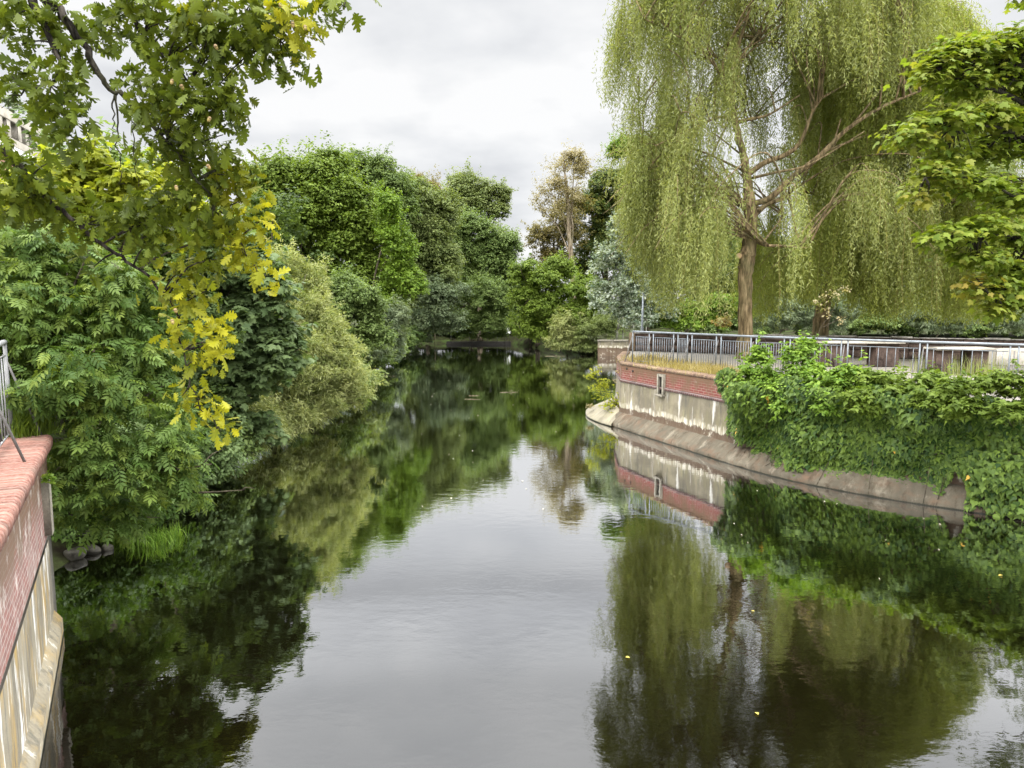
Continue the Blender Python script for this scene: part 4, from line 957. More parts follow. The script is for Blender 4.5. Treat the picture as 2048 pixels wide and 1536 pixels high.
# ------------------------------------------------------------------ maple reaching in from the right
def reach_tree(name, label, cat, trunk, boughs, seed, tpl, size, mat, bark, dens, tuft, per, leafname='crown', turnf=None, up=0.9, hang=0.25, wild=0.45, acorns=(), shrink=1.0, more=1.0, fade=1.0, bias=0.0):
    """a tree whose stem stands outside the picture; boughs: (polyline with radii, [(x, y, d, rx, ry, leaves, turn)])"""
    r = rng(seed); t = thing(name, trunk[0][:3], label, cat)
    mb = MB(); q = smooth(np.array(trunk), 5); mb.tube(q[:, :3], q[:, 3], 12)
    for pl, _ in boughs:
        q = smooth(np.array(pl), 5); q[1:, :3] += r.normal(size=(len(q) - 1, 3)) * 0.012; mb.tube(q[:, :3], q[:, 3], 6)
    PP, TN, TU = [], [], []
    for pl, bl in boughs:
        line = smooth(np.array(pl), 6)[:, :3]
        for x, y, d, rx, ry, n, tu in bl:
            c = at(x, y, d); R = np.array([rx, 0.8 * (rx + ry) / 2, ry]) * d / F * shrink; n = int(n * more * (0.72 if x < 260 and y < 300 and size < 0.1 else 1)); tu = max(0.0, tu - bias) * fade
            m = max(1, n // per); a = c + sphere_dirs(r, m) * R * (r.random((m, 1)) ** 0.4)
            s = line[np.argmin(np.linalg.norm(line - c, axis=1))]
            for k in range(0, m, 2):
                mid = (s + a[k]) / 2 + r.normal(size=3) * 0.05 * np.linalg.norm(a[k] - s) + np.array([0, 0, 0.06 * np.linalg.norm(a[k] - s)])
                w = smooth([s, mid, a[k]], 3); mb.tube(w, np.linspace(0.0075, 0.003, len(w)) * d / 5, 4)
            j = np.repeat(np.arange(m), per); PP.append(a[j] + r.normal(size=(len(j), 3)) * tuft)
            ct = tu + r.normal(size=m) * 0.16 * (0.3 + tu); TU.append(np.where(r.random(len(j)) < 0.9, ct[j], tu * 1.5) + 0.12 * r.normal(size=len(j)) * (tu + 0.12))
            TN.append((PP[-1] - c) / R)
    mb.build('trunk', bark, t, True)
    P = np.concatenate(PP); D = np.concatenate(TN); U = np.concatenate(TU); k = len(P); mb = MB()
    Nn = 0.35 * D + np.array([0, 0, up]) + wild * sphere_dirs(r, k); T = 0.6 * D + np.array([0, 0, -hang]) + 0.8 * sphere_dirs(r, k)
    scatter(mb, tpl, P, Nn, T, size * (1 + 0.22 * r.normal(size=k)).clip(0.5, 1.5), 0.5 + 0.25 * r.normal(size=k), U)
    mb.build(leafname, mat, t)
    for x, y, d in acorns:
        c = at(x, y, d); mb = MB(); L = 0.028 * r.uniform(0.85, 1.15); ax = nrm(np.array([r.normal() * .4, r.normal() * .4, -1]))
        s = np.linspace(0, 1, 7); mb.tube(c + ax * (s[:, None] * L), 0.0105 * np.sqrt(np.clip(1 - (2 * s - 0.9) ** 2 / 1.22, 0.02, 1)), 8); o = mb.build('acorn', M['acorn'], t, True)
        mb = MB(); mb.tube([c - ax * 0.004, c + ax * 0.004, c + ax * 0.009], [0.006, 0.0115, 0.0118], 8); mb.build('cup', M['cup'], o, True)
    return t
M['acorn'] = flat_mat('acorn_shell', (0.22, 0.20, 0.05), (0.38, 0.24, 0.08), 20, 0.4, 0, 0.05, 0.5)
M['cup'] = flat_mat('acorn_cup', (0.20, 0.13, 0.06), (0.30, 0.22, 0.12), 60, 0.8)

def PL(pts): return [np.append(at(x, y, d), w) for x, y, d, w in pts]
reach_tree('norway_maple', 'lime green maple reaching in from the right over the promenade', 'tree',
    [(15.2, 15.5, 2.7, .28), (15.1, 15.5, 5.5, .24), (15.0, 15.4, 8.5, .2), (14.8, 15.3, 12, .12), (14.6, 15.2, 15, .05)],
    [(PL([(2420, 470, 15.2, .12), (2200, 360, 14.6, .08), (2060, 215, 14.0, .05), (1960, 170, 13.7, .03), (1890, 130, 13.5, .015)]),
      [(2030, 85, 13.8, 60, 36, 380, .10), (1945, 100, 13.6, 55, 26, 300, .12), (1885, 122, 13.5, 40, 18, 170, .15), (2010, 150, 13.9, 60, 26, 300, .06), (1930, 165, 13.6, 45, 20, 190, .10), (1850, 160, 13.5, 26, 16, 70, .12), (2090, 150, 14, 60, 90, 500, .05)]),
     (PL([(2430, 520, 15.2, .10), (2200, 370, 14.5, .06), (2040, 270, 13.9, .04), (1930, 250, 13.5, .02), (1830, 262, 13.3, .01)]),
      [(1970, 232, 13.7, 55, 22, 260, .03), (1880, 242, 13.4, 55, 20, 230, .06), (1822, 275, 13.3, 32, 20, 110, .08), (1985, 300, 14.1, 60, 26, 280, .0), (1905, 305, 13.6, 36, 18, 130, .03), (2060, 260, 14.1, 50, 60, 300, .02)]),
     (PL([(2430, 540, 15.2, .10), (2200, 440, 14.4, .06), (2050, 400, 13.6, .03), (1960, 360, 13.3, .02), (1850, 355, 13.1, .01)]),
      [(1880, 345, 13.2, 45, 18, 170, .12), (1842, 385, 13.1, 16, 22, 50, .45), (1950, 372, 13.4, 50, 20, 220, .02), (2030, 395, 13.8, 55, 36, 300, .0)]),
     (PL([(2430, 580, 15.2, .10), (2200, 520, 14.2, .06), (2060, 480, 13.4, .03), (1960, 468, 13.0, .02), (1870, 475, 12.7, .01)]),
      [(1895, 472, 12.9, 42, 16, 170, .05), (1965, 455, 13.1, 50, 24, 250, .04), (2035, 470, 13.5, 45, 36, 280, .02), (1960, 512, 13.0, 50, 18, 180, .06), (2035, 540, 13.4, 40, 30, 220, .03)]),
     (PL([(2430, 620, 15.2, .08), (2200, 580, 14.0, .05), (2060, 575, 13.2, .03), (1980, 590, 12.8, .015)]),
      [(2000, 572, 13.1, 45, 22, 220, .10), (1948, 572, 12.9, 18, 26, 50, .6), (2035, 605, 13.1, 36, 26, 170, .08), (1985, 618, 12.9, 24, 12, 50, .15)]),
     (PL([(2430, 300, 15.2, .10), (2250, 60, 14.8, .06), (2120, -60, 14.4, .03)]), [(2130, -40, 14.4, 70, 60, 350, .05), (2060, -60, 14.2, 60, 36, 260, .08), (2200, 60, 14.6, 80, 80, 420, .04)])],
    401, MAPLE, 0.14, G['limemaple'], M['bark_dark'], 1, np.array([0.17, 0.17, 0.08]), 10, up=1.1, wild=0.6, more=1.5, fade=0.25, shrink=np.array([1.15, 1.1, 0.8]))

# ------------------------------------------------------------------ oak hanging in from the upper left
oakb = [
 ([np.array([-7.35, 4.6, 7.6, .13])] + PL([(-500, -250, 4.6, .075), (-150, -90, 4.7, .055), (60, -20, 4.7, .038), (145, 60, 4.7, .026), (190, 135, 4.7, .020), (232, 182, 4.75, .017), (290, 232, 4.8, .012), (340, 290, 4.85, .010), (385, 345, 4.9, .008), (450, 445, 5, .006), (520, 550, 5, .004)]),
  [(70, 25, 4.6, 90, 40, 200, .05), (160, 55, 4.8, 55, 45, 150, .08), (150, 95, 4.7, 36, 24, 60, .1), (20, 55, 4.7, 40, 40, 90, .05), (300, 185, 4.6, 60, 45, 150, .28), 
   (400, 205, 4.7, 60, 55, 190, .22), (440, 190, 4.7, 40, 45, 110, .2), (330, 255, 4.9, 50, 40, 110, .3), (420, 265, 4.8, 50, 30, 110, .12), (372, 300, 4.9, 50, 32, 110, .38), (300, 300, 5, 40, 30, 50, .25),
   (450, 330, 5, 50, 30, 110, .45), (475, 355, 5, 36, 30, 80, .75), (390, 370, 5, 60, 36, 140, .3), (420, 420, 5, 50, 36, 100, .45), (480, 410, 5, 30, 24, 50, .6), (455, 450, 5, 36, 20, 50, .5), (515, 445, 5, 20, 18, 40, .95), (490, 490, 5, 22, 28, 46, .75), (512, 525, 5, 22, 20, 44, .9), (535, 548, 5, 18, 16, 34, .95)]),
 (PL([(60, -20, 4.7, .03), (120, 130, 4.6, .012), (60, 190, 4.6, .007)]), [(25, 140, 4.6, 36, 36, 60, .0), (60, 110, 4.6, 30, 26, 36, .0), (120, 155, 4.5, 48, 28, 70, .05), (110, 190, 4.5, 50, 40, 110, .0), (140, 240, 4.5, 50, 40, 110, .0), (150, 275, 4.5, 40, 24, 50, .02), (25, 165, 4.6, 40, 18, 36, .0), (110, 290, 4.6, 25, 18, 20, .05)]),
 ([np.array([-7.2, 4.65, 9.0, .10]), np.array([-5.0, 4.8, 9.4, .06])] + PL([(180, -120, 4.9, .03), (250, -10, 4.8, .02), (280, 55, 4.8, .013), (335, 120, 4.8, .009), (400, 185, 4.8, .005)]),
  [(260, 40, 4.8, 50, 45, 120, .08), (320, 40, 4.8, 50, 45, 120, .18), (290, 90, 4.8, 45, 24, 60, .08), (395, 30, 4.7, 50, 40, 130, .45), (400, 5, 4.8, 36, 22, 50, .9), (370, 90, 4.8, 40, 40, 80, .2), (350, 130, 4.8, 36, 36, 60, .2), (440, 60, 4.7, 45, 45, 120, .3)]),
 ([np.array([-7.2, 4.7, 9.6, .09]), np.array([-4.6, 4.9, 10.0, .05])] + PL([(330, -160, 4.9, .02), (480, -40, 4.8, .013), (545, 10, 4.7, .008), (560, 80, 4.7, .005)]),
  [(480, 30, 4.7, 50, 40, 120, .12), (540, 40, 4.7, 40, 45, 110, .12), (520, 100, 4.7, 36, 36, 70, .1), (580, 50, 4.6, 24, 50, 80, .85), (565, 120, 4.7, 30, 28, 60, .35), (440, 110, 4.8, 36, 40, 70, .2), (450, 150, 4.8, 30, 45, 60, .2), (600, 30, 4.7, 14, 14, 10, .5), (540, 75, 4.6, 30, 30, 50, .1)]),
 (PL([(480, -60, 4.8, .012), (600, -20, 4.6, .008), (690, 6, 4.6, .004)]), [(620, -6, 4.6, 25, 14, 22, .15), (660, 4, 4.6, 25, 14, 20, .2), (690, 10, 4.6, 12, 8, 7, .2)]),
 ([np.array([-7.5, 4.6, 5.6, .11])] + PL([(-420, 200, 4.6, .07), (-120, 270, 4.7, .045), (0, 300, 4.7, .03), (60, 355, 4.7, .02), (110, 410, 4.8, .015), (165, 452, 4.8, .013), (230, 505, 4.9, .012), (300, 560, 5, .010), (345, 620, 5, .008), (368, 720, 5, .006), (395, 800, 5, .005), (440, 868, 5, .003)]),
  [(20, 280, 4.6, 36, 30, 60, .1), (30, 345, 4.6, 50, 36, 100, .03), (100, 330, 4.7, 40, 24, 36, .05), (110, 390, 4.8, 60, 40, 120, .12), (50, 410, 4.7, 60, 30, 90, .05), (190, 430, 4.9, 60, 36, 100, .1), (270, 430, 4.9, 60, 36, 100, .2), (330, 420, 5, 50, 40, 90, .4), (180, 475, 4.9, 30, 20, 24, .1), (300, 490, 5, 40, 24, 40, .3), (190, 540, 5, 24, 16, 16, .3),
   (370, 540, 5, 40, 30, 70, .6), (425, 520, 5, 34, 24, 50, .55), (350, 590, 5, 24, 36, 55, .7), (395, 590, 5, 30, 26, 50, .6), (372, 640, 5, 28, 30, 55, .8), (415, 640, 5, 30, 26, 50, .9), (410, 690, 5, 40, 26, 60, .85), (440, 690, 5, 20, 14, 18, .9), (385, 735, 5, 30, 30, 50, .7), (365, 770, 5, 16, 26, 24, .6), (420, 790, 5, 16, 22, 30, .95), (400, 815, 5, 26, 18, 36, .9), (432, 855, 5, 24, 16, 34, .95)]),
 (PL([(232, 182, 4.75, .007), (236, 260, 4.75, .005), (242, 330, 4.75, .003), (240, 372, 4.75, .002)]), []),
 (PL([(230, 182, 4.75, .006), (226, 240, 4.75, .004), (228, 275, 4.75, .002)]), []),
 (PL([(238, 220, 4.75, .005), (262, 240, 4.78, .004), (268, 310, 4.8, .003), (276, 372, 4.8, .002)]), []),
 (PL([(120, 60, 4.65, .006), (118, 110, 4.65, .003), (145, 125, 4.65, .002)]), []),
 (PL([(60, 180, 4.6, .005), (35, 190, 4.6, .004), (8, 215, 4.6, .002)]), []),
]
reach_tree('oak_tree', 'oak boughs with lobed green and yellowing leaves hanging in at the upper left', 'tree',
    [(-7.6, 4.6, 3.1, .34), (-7.5, 4.6, 5, .28), (-7.3, 4.6, 7.5, .22), (-7.0, 4.7, 10, .15), (-6.8, 4.8, 13, .06)],
    oakb, 402, OAK, 0.09, G['oak'], M['bark_dark'], 1, 0.062, 15, 'foliage', up=0.35, hang=0.35, wild=0.9, shrink=0.86, more=0.76, fade=1.0, bias=0.42,
    acorns=[(x, y, 4.45) for x, y in ((560, 8), (568, 12), (352, 372), (344, 640), (350, 618), (345, 160), (362, 170), (430, 90), (585, 45), (415, 330), (610, 52), (420, 235))])

# ------------------------------------------------------------------ ivy on the river wall and the bushes on its head
def along(s):
    x = np.interp(s, RWs, RWp[:, 0]); y = np.interp(s, RWs, RWp[:, 1]); n = normals2(RWp, 1)
    return np.column_stack([x, y]), np.column_stack([np.interp(s, RWs, n[:, 0]), np.interp(s, RWs, n[:, 1])])
S_IVY = float(RWs[np.argmin(np.abs(RWp[:, 1] - 24.4))])
def ivy():
    r = rng(501); L = RWs[-1] - S_IVY
    low = np.array([(0, 0.95), (0.4, 0.9), (0.9, 0.58), (1.9, 0.33), (2.9, 0.25), (4.2, 0.17), (5.2, 0.12), (6.2, 0.16), (6.9, 0.0), (7.1, 0.45), (7.25, 0.95), (7.45, 0.8), (7.55, 0.3), (7.8, 0.0), (10, 0.02), (12, -0.05), (16, 0.0), (30, 0.0)])
    t = thing('ivy', (*along(np.array([S_IVY]))[0][0], 2.6), 'dense dark green ivy curtain hanging down the concrete river wall', 'ivy')
    lumps = np.column_stack([r.uniform(0, L, 95), r.uniform(0.3, 3.0, 95), r.uniform(0.28, 0.65, 95), r.uniform(0.15, 0.85, 95)])
    def thick(u, z):
        d2 = ((u[:, None] - lumps[:, 0]) ** 2 + (z[:, None] - lumps[:, 1]) ** 2) / lumps[:, 2] ** 2
        b = (lumps[:, 3] * np.exp(-d2)).sum(1)
        return 0.06 + 0.55 * b + 0.40 * np.clip((z - 1.9) / 0.9, 0, 1)
    n = 30000; u = r.uniform(-0.12, L, n); zb = np.interp(u, low[:, 0], low[:, 1]) + 0.10 * np.sin(u * 7.3) + 0.08 * np.sin(u * 17) + 0.06 * np.sin(u * 41 + 1) + 0.10 * np.abs(r.normal(size=n))
    zt = 2.95 + 0.16 * np.sin(u * 2.3 + 1) + 0.13 * np.sin(u * 5.1); z = zb + (zt - zb) * r.random(n) ** 0.95
    keep = r.random(n) < np.clip((z - zb) / 0.25 + 0.35, 0, 1); u, z = u[keep], z[keep]; n = len(u)
    P2, n2 = along(S_IVY + u); th = thick(u, z) * (1 - 0.75 * r.random(n) ** 1.6)
    foot = np.clip((0.62 - z) / 0.5, 0, 1) * 0.55
    P = np.column_stack([P2 + n2 * (th + foot)[:, None], z]); N3 = np.column_stack([n2, np.zeros(n)])
    patch = np.sin(u * 1.7 + 1.3 * np.sin(z * 2.1)) * 0.5 + np.sin(u * 3.9 + z * 3.1 + 2) * 0.3
    Nn = N3 + np.array([0, 0, 0.55]) + 0.5 * sphere_dirs(r, n); T = np.array([0, 0, -1.0]) + 0.6 * sphere_dirs(r, n) + N3 * 0.25
    mb = MB(); scatter(mb, IVY, P, Nn, T, 0.135 * (1 + 0.38 * r.normal(size=n)).clip(0.35, 1.8), 0.42 + 0.22 * patch + 0.26 * r.normal(size=n), np.where(r.random(n) < 0.0018, 1.0, 0))
    mb.build('foliage', G['ivy'], t)
    mb = MB()
    for k in range(70):
        uu = r.uniform(0, L); z0 = r.uniform(0.9, 2.4); zl = max(0.05, np.interp(uu, low[:, 0], low[:, 1]) - 0.12)
        q, nn = along(np.array([S_IVY + uu, S_IVY + uu + r.normal() * 0.15, S_IVY + uu + r.normal() * 0.25])); zz = [z0, (z0 + zl) / 2, zl]
        off = [0.06, 0.07, 0.1 + 0.6 * max(0, (0.55 - zl)) / 0.5]
        mb.tube(smooth([(q[i][0] + nn[i][0] * off[i], q[i][1] + nn[i][1] * off[i], zz[i]) for i in range(3)], 3), 0.008, 4)
    mb.build('stem', M['bark'], t)
ivy()

def bush_on(name, label, spec, mat, tpl, size, seed, dens=1.0, tuft=0.12, ground=2.75, cat='shrub', part='foliage', **kw):
    r = rng(seed); lb = []
    for x, y, d, rx, ry in spec:
        lb.append((at(x, y, d), np.array([rx, (rx + ry) / 2, ry]) * d / F))
    c0 = np.mean([c for c, _ in lb], axis=0)
    t = thing(name, (c0[0], c0[1], ground), label, cat)
    area = sum(6 * R[0] * R[2] for _, R in lb); n = int(dens * 2.6 * area / (0.45 * size * size if tpl is not LANCE else 0.11 * size * size))
    mb = MB()
    for c, R in lb:
        for _ in range(4):
            e = c + sphere_dirs(r, 1)[0] * R * 0.8; b = np.array([c[0] + r.normal() * 0.1, c[1] + r.normal() * 0.1 + 0.15, ground])
            mb.tube(smooth([b, (b + e) / 2 + r.normal(size=3) * 0.06, e], 3), np.linspace(0.014, 0.004, 7), 4)
    mb.build('stem', M['bark'], t)
    mb = MB(); crown(mb, r, lb, n, tpl, size, tuft, **kw); mb.build(part, mat, t); return t
bush_on('creeper_bush', 'bright yellow green creeper mounding over the wall head left of the ivy', 
        [(1505, 768, 23.5, 34, 32), (1545, 772, 23.0, 45, 36), (1580, 785, 22.2, 50, 36), (1600, 735, 22.6, 40, 40), (1610, 705, 22.9, 22, 24), (1520, 725, 23.8, 26, 26), (1640, 775, 21.5, 50, 36), (1560, 815, 22.0, 45, 24), (1700, 770, 21.0, 50, 34), (1650, 815, 20.9, 45, 24)],
        G['creeper'], OVATE, 0.13, 511, 2.0, 0.16, per=16, up=0.8, hang=0.4)
bush_on('creeper_bush', 'mid green creeper mound over the wall head under the long concrete slab', 
        [(1760, 775, 20.4, 50, 34), (1730, 815, 19.9, 55, 28), (1800, 800, 19.6, 45, 30), (1840, 775, 19.8, 45, 28), (1860, 810, 19.0, 40, 24)],
        G['limeivy'] if 'limeivy' in G else G['fresh'], IVY, 0.13, 512, 2.0, 0.16, per=16, up=0.8, hang=0.4)
bush_on('ivy_bush', 'glossy deep green ivy mound spilling over the wall head at the right frame edge', 
        [(1910, 790, 19.0, 50, 28), (1965, 785, 18.6, 45, 32), (2015, 785, 18.2, 45, 40), (2065, 790, 17.9, 45, 40), (1940, 825, 18.3, 45, 25), (2120, 790, 17.4, 50, 44), (2020, 835, 17.6, 45, 24)],
        G['ivy2'] if 'ivy2' in G else G['fresh'], IVY, 0.13, 513, 2.0, 0.16, per=16, up=0.8, hang=0.4)

def blades(name, label, pts, h, mat, seed, n, spread, bend=0.5, w=0.012, turn=0.0, cat='grass'):
    r = rng(seed); mb = MB(); V, L, T = [], [], []; tints, turns = [], []
    c = np.array(pts, float)[r.integers(0, len(pts), n)] + np.column_stack([r.normal(size=n) * spread, r.normal(size=n) * spread, np.zeros(n)])
    a = r.uniform(0, 2 * math.pi, n); hh = h * r.uniform(0.4, 1.2, n); bd = bend * r.uniform(0.2, 1.3, n)
    for i in range(n):
        d = np.array([math.cos(a[i]), math.sin(a[i]), 0]); s = np.array([-d[1], d[0], 0]) * w; b = len(V)
        for f, ww in ((0, 1), (0.5, 0.8), (1, 0.05)):
            p = c[i] + d * hh[i] * bd[i] * f * f + np.array([0, 0, hh[i] * f * (1 - 0.35 * bd[i] * f)])
            V += [p - s * ww, p + s * ww]
        L += [b, b + 1, b + 3, b + 2, b + 2, b + 3, b + 5, b + 4]; T += [4, 4]
        q = np.clip(r.normal() * 0.25 + 0.5, 0, 1); tints += [q, q]; qq = turn * r.random(); turns += [qq, qq]
    mb.raw(V, L, T, None, tint=tints, turn=turns)
    return tag(mb.build(name, mat), label, cat, None, 'stuff')
blades('dry_grass', 'dry straw coloured grass along the promenade edge under the railing', [np.append(atz(x, y, 2.72)[:2], 2.70) for x, y in
       [(1290, 725), (1320, 731), (1345, 735), (1370, 738), (1395, 742), (1420, 745), (1440, 748), (1405, 735), (1430, 738), (1450, 745), (1350, 726), (1300, 718), (1280, 720)]], 0.34, G['dry'], 521, 3500, 0.40, 0.6, 0.010, 0.3)
blades('dry_grass', 'green and straw grass growing between railing and ivy on the right', [np.append(atz(x, y, 2.72)[:2], 2.70) for x, y in
       [(1880, 745), (1920, 750), (1960, 752), (1990, 752), (1850, 742), (1930, 745)]], 0.75, G['grass2'] if 'grass2' in G else G['sallow'], 522, 500, 0.3, 0.35, 0.010)
g0 = [np.append(atz(x, y, 0.02)[:2], 0.0) for x, y in [(250, 1078), (280, 1086), (310, 1088), (335, 1082), (350, 1072), (265, 1070), (300, 1072), (240, 1070)]]
blades('waterside_grass', 'clump of light green grass at the left waterline under the ash', g0, 0.42, G['grass'], 523, 520, 0.14, 0.8, 0.009)
blades('wall_weeds', 'scrubby weeds at the foot of the railing on the pink brick wall', [(-8.35, 11.9, 3.18), (-8.5, 12.2, 3.18), (-8.2, 12.2, 3.18)], 0.5, G['fresh'], 524, 420, 0.12, 0.7, 0.012)

def sapling(name, label, stems, leaves, mat, tpl, size, seed, n, tuft, cat='plant', wood=0.012):
    r = rng(seed); t = thing(name, stems[0][0][:3], label, cat); mb = MB()
    for q in stems: q = smooth(q, 4); mb.tube(q, np.linspace(wood, wood * 0.3, len(q)), 5)
    mb.build('stem', M['bark'], t); P = []
    for c, R in leaves:
        P.append(c + sphere_dirs(r, n) * R * r.random((n, 1)) ** 0.5)
    P = np.concatenate(P); k = len(P); mb = MB()
    scatter(mb, tpl, P, np.array([0, -.2, .8]) + 0.6 * sphere_dirs(r, k), sphere_dirs(r, k) + np.array([0, 0, -.3]), size * (1 + 0.2 * r.normal(size=k)).clip(.5, 1.5), 0.5 + 0.25 * r.normal(size=k), np.clip(0.15 * r.normal(size=k), 0, 1))
    mb.build('foliage', mat, t); return t
b0 = np.array([4.75, 32.0, 0.75])
sl_ = [(1192, 742, 32.6, 16, 12), (1180, 752, 32.6, 14, 8), (1205, 765, 32.5, 14, 10), (1190, 775, 32.4, 16, 10), (1212, 770, 32.4, 16, 12), (1205, 790, 32.3, 22, 12), (1222, 795, 32.2, 18, 16), (1230, 810, 32.0, 12, 14), (1215, 812, 31.9, 20, 8), (1228, 828, 31.7, 12, 10)]
sapling('sapling', 'yellow green sapling growing from the wall nose over the pale apron', [[b0, at(1215, 795, 32.3), at(1196, 745, 32.6)], [b0, at(1222, 790, 32.2), at(1225, 765, 32.4)], [b0, at(1200, 785, 32.4), at(1178, 775, 32.5)], [b0, at(1212, 812, 31.9)]],
        [(at(x, y, d), np.array([rx, (rx + ry) / 2, ry]) * d / F) for x, y, d, rx, ry in sl_], G['gold'], OVATE, 0.11, 531, 85, 0.1)
sapling('herb', 'small dried herb at the tip of the pale apron', [[(4.0, 33.0, 0.15), at(1180, 812, 33.2)]], [(at(1180, 812, 33.2), np.array([.22, .15, .12]))], G['tan'], OVATE, 0.07, 532, 120, 0.1, wood=0.006)
pb = at(1636, 690, 23.6)
sapling('rose_briar', 'thin leafy briar rising above the railing in front of the second willow trunk', [[(pb[0], 23.6, 2.8), at(1636, 670, 23.6), at(1660, 630, 23.6), at(1690, 575, 23.7)], [at(1636, 672, 23.6), at(1622, 655, 23.6)], [at(1645, 655, 23.6), at(1690, 632, 23.6)]],
        [(at(x, y, 23.6), np.array([rx, 15, ry]) * 23.6 / F) for x, y, rx, ry in ((1640, 605, 16, 14), (1660, 590, 22, 12), (1655, 625, 10, 16), (1680, 640, 10, 10), (1690, 580, 14, 10))], G['tan'], OVATE, 0.09, 533, 26, 0.1, wood=0.012)
sapling('wall_weed', 'small yellow green weed sprouting from the corbel stone in the pink brick wall', [[(-7.42, 11.15, 2.62), (-7.36, 11.05, 2.7)]], [(np.array([-7.36, 11.0, 2.72]), np.array([.10, .10, .10]))], G['creeper'], MAPLE, 0.085, 534, 34, 0.1, wood=0.006)
sapling('creeper_strand', 'thin dry creeper strand dangling from the wall nose beside the sapling', [[(5.0, 33.0, 2.75), at(1238, 740, 32.2), at(1232, 758, 32.1), at(1228, 768, 32.0)]],
        [(at(x, y, 32.2), np.array([.12, .12, .14])) for x, y in ((1240, 722), (1236, 742), (1230, 760), (1250, 716))], G['tan'], OVATE, 0.07, 535, 22, 0.1, wood=0.007)

# ------------------------------------------------------------------ far right bank wall, lamp post, weir, sign, building
def bank_wall():
    a, b = atz(1196, 712, 0), atz(1290, 712, 0); t = thing('bank_wall', (a[0], 70, 0), 'pale stained concrete bank wall across the inlet, left of the parapet', 'wall')
    p, s = resample(np.array([(a[0], 70.4), (b[0], 70.0), (40, 69.8)]), 0.5)
    mb = MB(); strip(mb, p, 1, [(0, 1.45), (0, 0.55), (0.5, 0.35), (0.6, -1)], s); mb.build('face', M['conc_right'], t)
    mb = MB()
    for i in range(len(p) - 1):
        if i % 3 == 0:
            j = min(i + 3, len(p) - 1); c = (p[i] + p[j]) / 2; mb.box((c[0], c[1] + 0.2, 1.52), (np.linalg.norm(p[j] - p[i]) - 0.02, 0.6, 0.14), None, 0.02)
    mb.build('coping', M['stone'], t)
bank_wall()
def lamp_post():
    c = at(1284, 664, 41.5); top = at(1285, 588, 41.5)[2]; t = thing('lamp_post', (c[0], 41.5, 0.5), 'slim grey pole rising behind the left end of the parapet', 'pole')
    mb = MB(); mb.tube([(c[0], 41.5, -1.2), (c[0], 41.5, 3.9), (c[0], 41.5, 4.0), (c[0] + .02, 41.5, top)], [0.085, 0.085, 0.06, 0.05], 10); mb.build('shaft', M['steel'], t, True)
    mb = MB(); mb.tube([(c[0] + .02, 41.5, top), (c[0] + .02, 41.5, top + 0.05)], 0.058, 10); mb.build('cap', M['steel'], t)
lamp_post()
def weir():
    t = thing('weir_barrier', (-4, 89, 0), 'dark low barrier across the far river end with a thin handrail', 'barrier')
    a, b = at(893, 680, 89), at(1022, 680, 89); w = b[0] - a[0]; cx = (a[0] + b[0]) / 2
    mb = MB(); mb.box((cx, 89, -0.1), (w, 0.5, 0.9), None, 0.03); mb.build('beam', M['painted_shade'], t)  # near-black beam: shade of the overhanging trees put into its colour
    mb = MB(); mb.tube([(a[0], 88.9, 1.58), (cx, 88.9, 1.5), (b[0], 88.9, 1.45)], 0.03, 6); mb.build('handrail', M['steel'], t)
    for i in range(7):
        x = a[0] + w * (i + .5) / 7; mb = MB(); mb.tube([(x, 88.9, 0.34), (x, 88.9, 1.5)], 0.025, 5); mb.build('post', M['steel_dark'], t)
    c = at(1014.5, 661, 87.5); t = thing('sign_board', (c[0], 87.5, 0), 'small blank white board standing at the water by the weir', 'sign')
    mb = MB(); mb.box((c[0], 87.5, c[2]), (0.78, 0.05, 0.78), None, 0.01); mb.build('board', M['white'], t)
    for s in (-.3, .3):
        mb = MB(); mb.tube([(c[0] + s, 87.56, -.6), (c[0] + s, 87.56, c[2] - 0.39)], 0.03, 6); mb.build('post', M['painted_shade'], t)
    c = at(877, 688, 88); t = thing('mooring_pole', (c[0], 88, -1), 'thin pale pole standing in the water left of the weir', 'pole')
    mb = MB(); mb.tube([(c[0], 84, -1), (c[0], 84, 1.6)], 0.05, 6); mb.build('shaft', M['bark_pale'], t)
M['white'] = flat_mat('white_board', (0.62, 0.62, 0.56), (0.8, 0.8, 0.75), 3, 0.6)
weir()

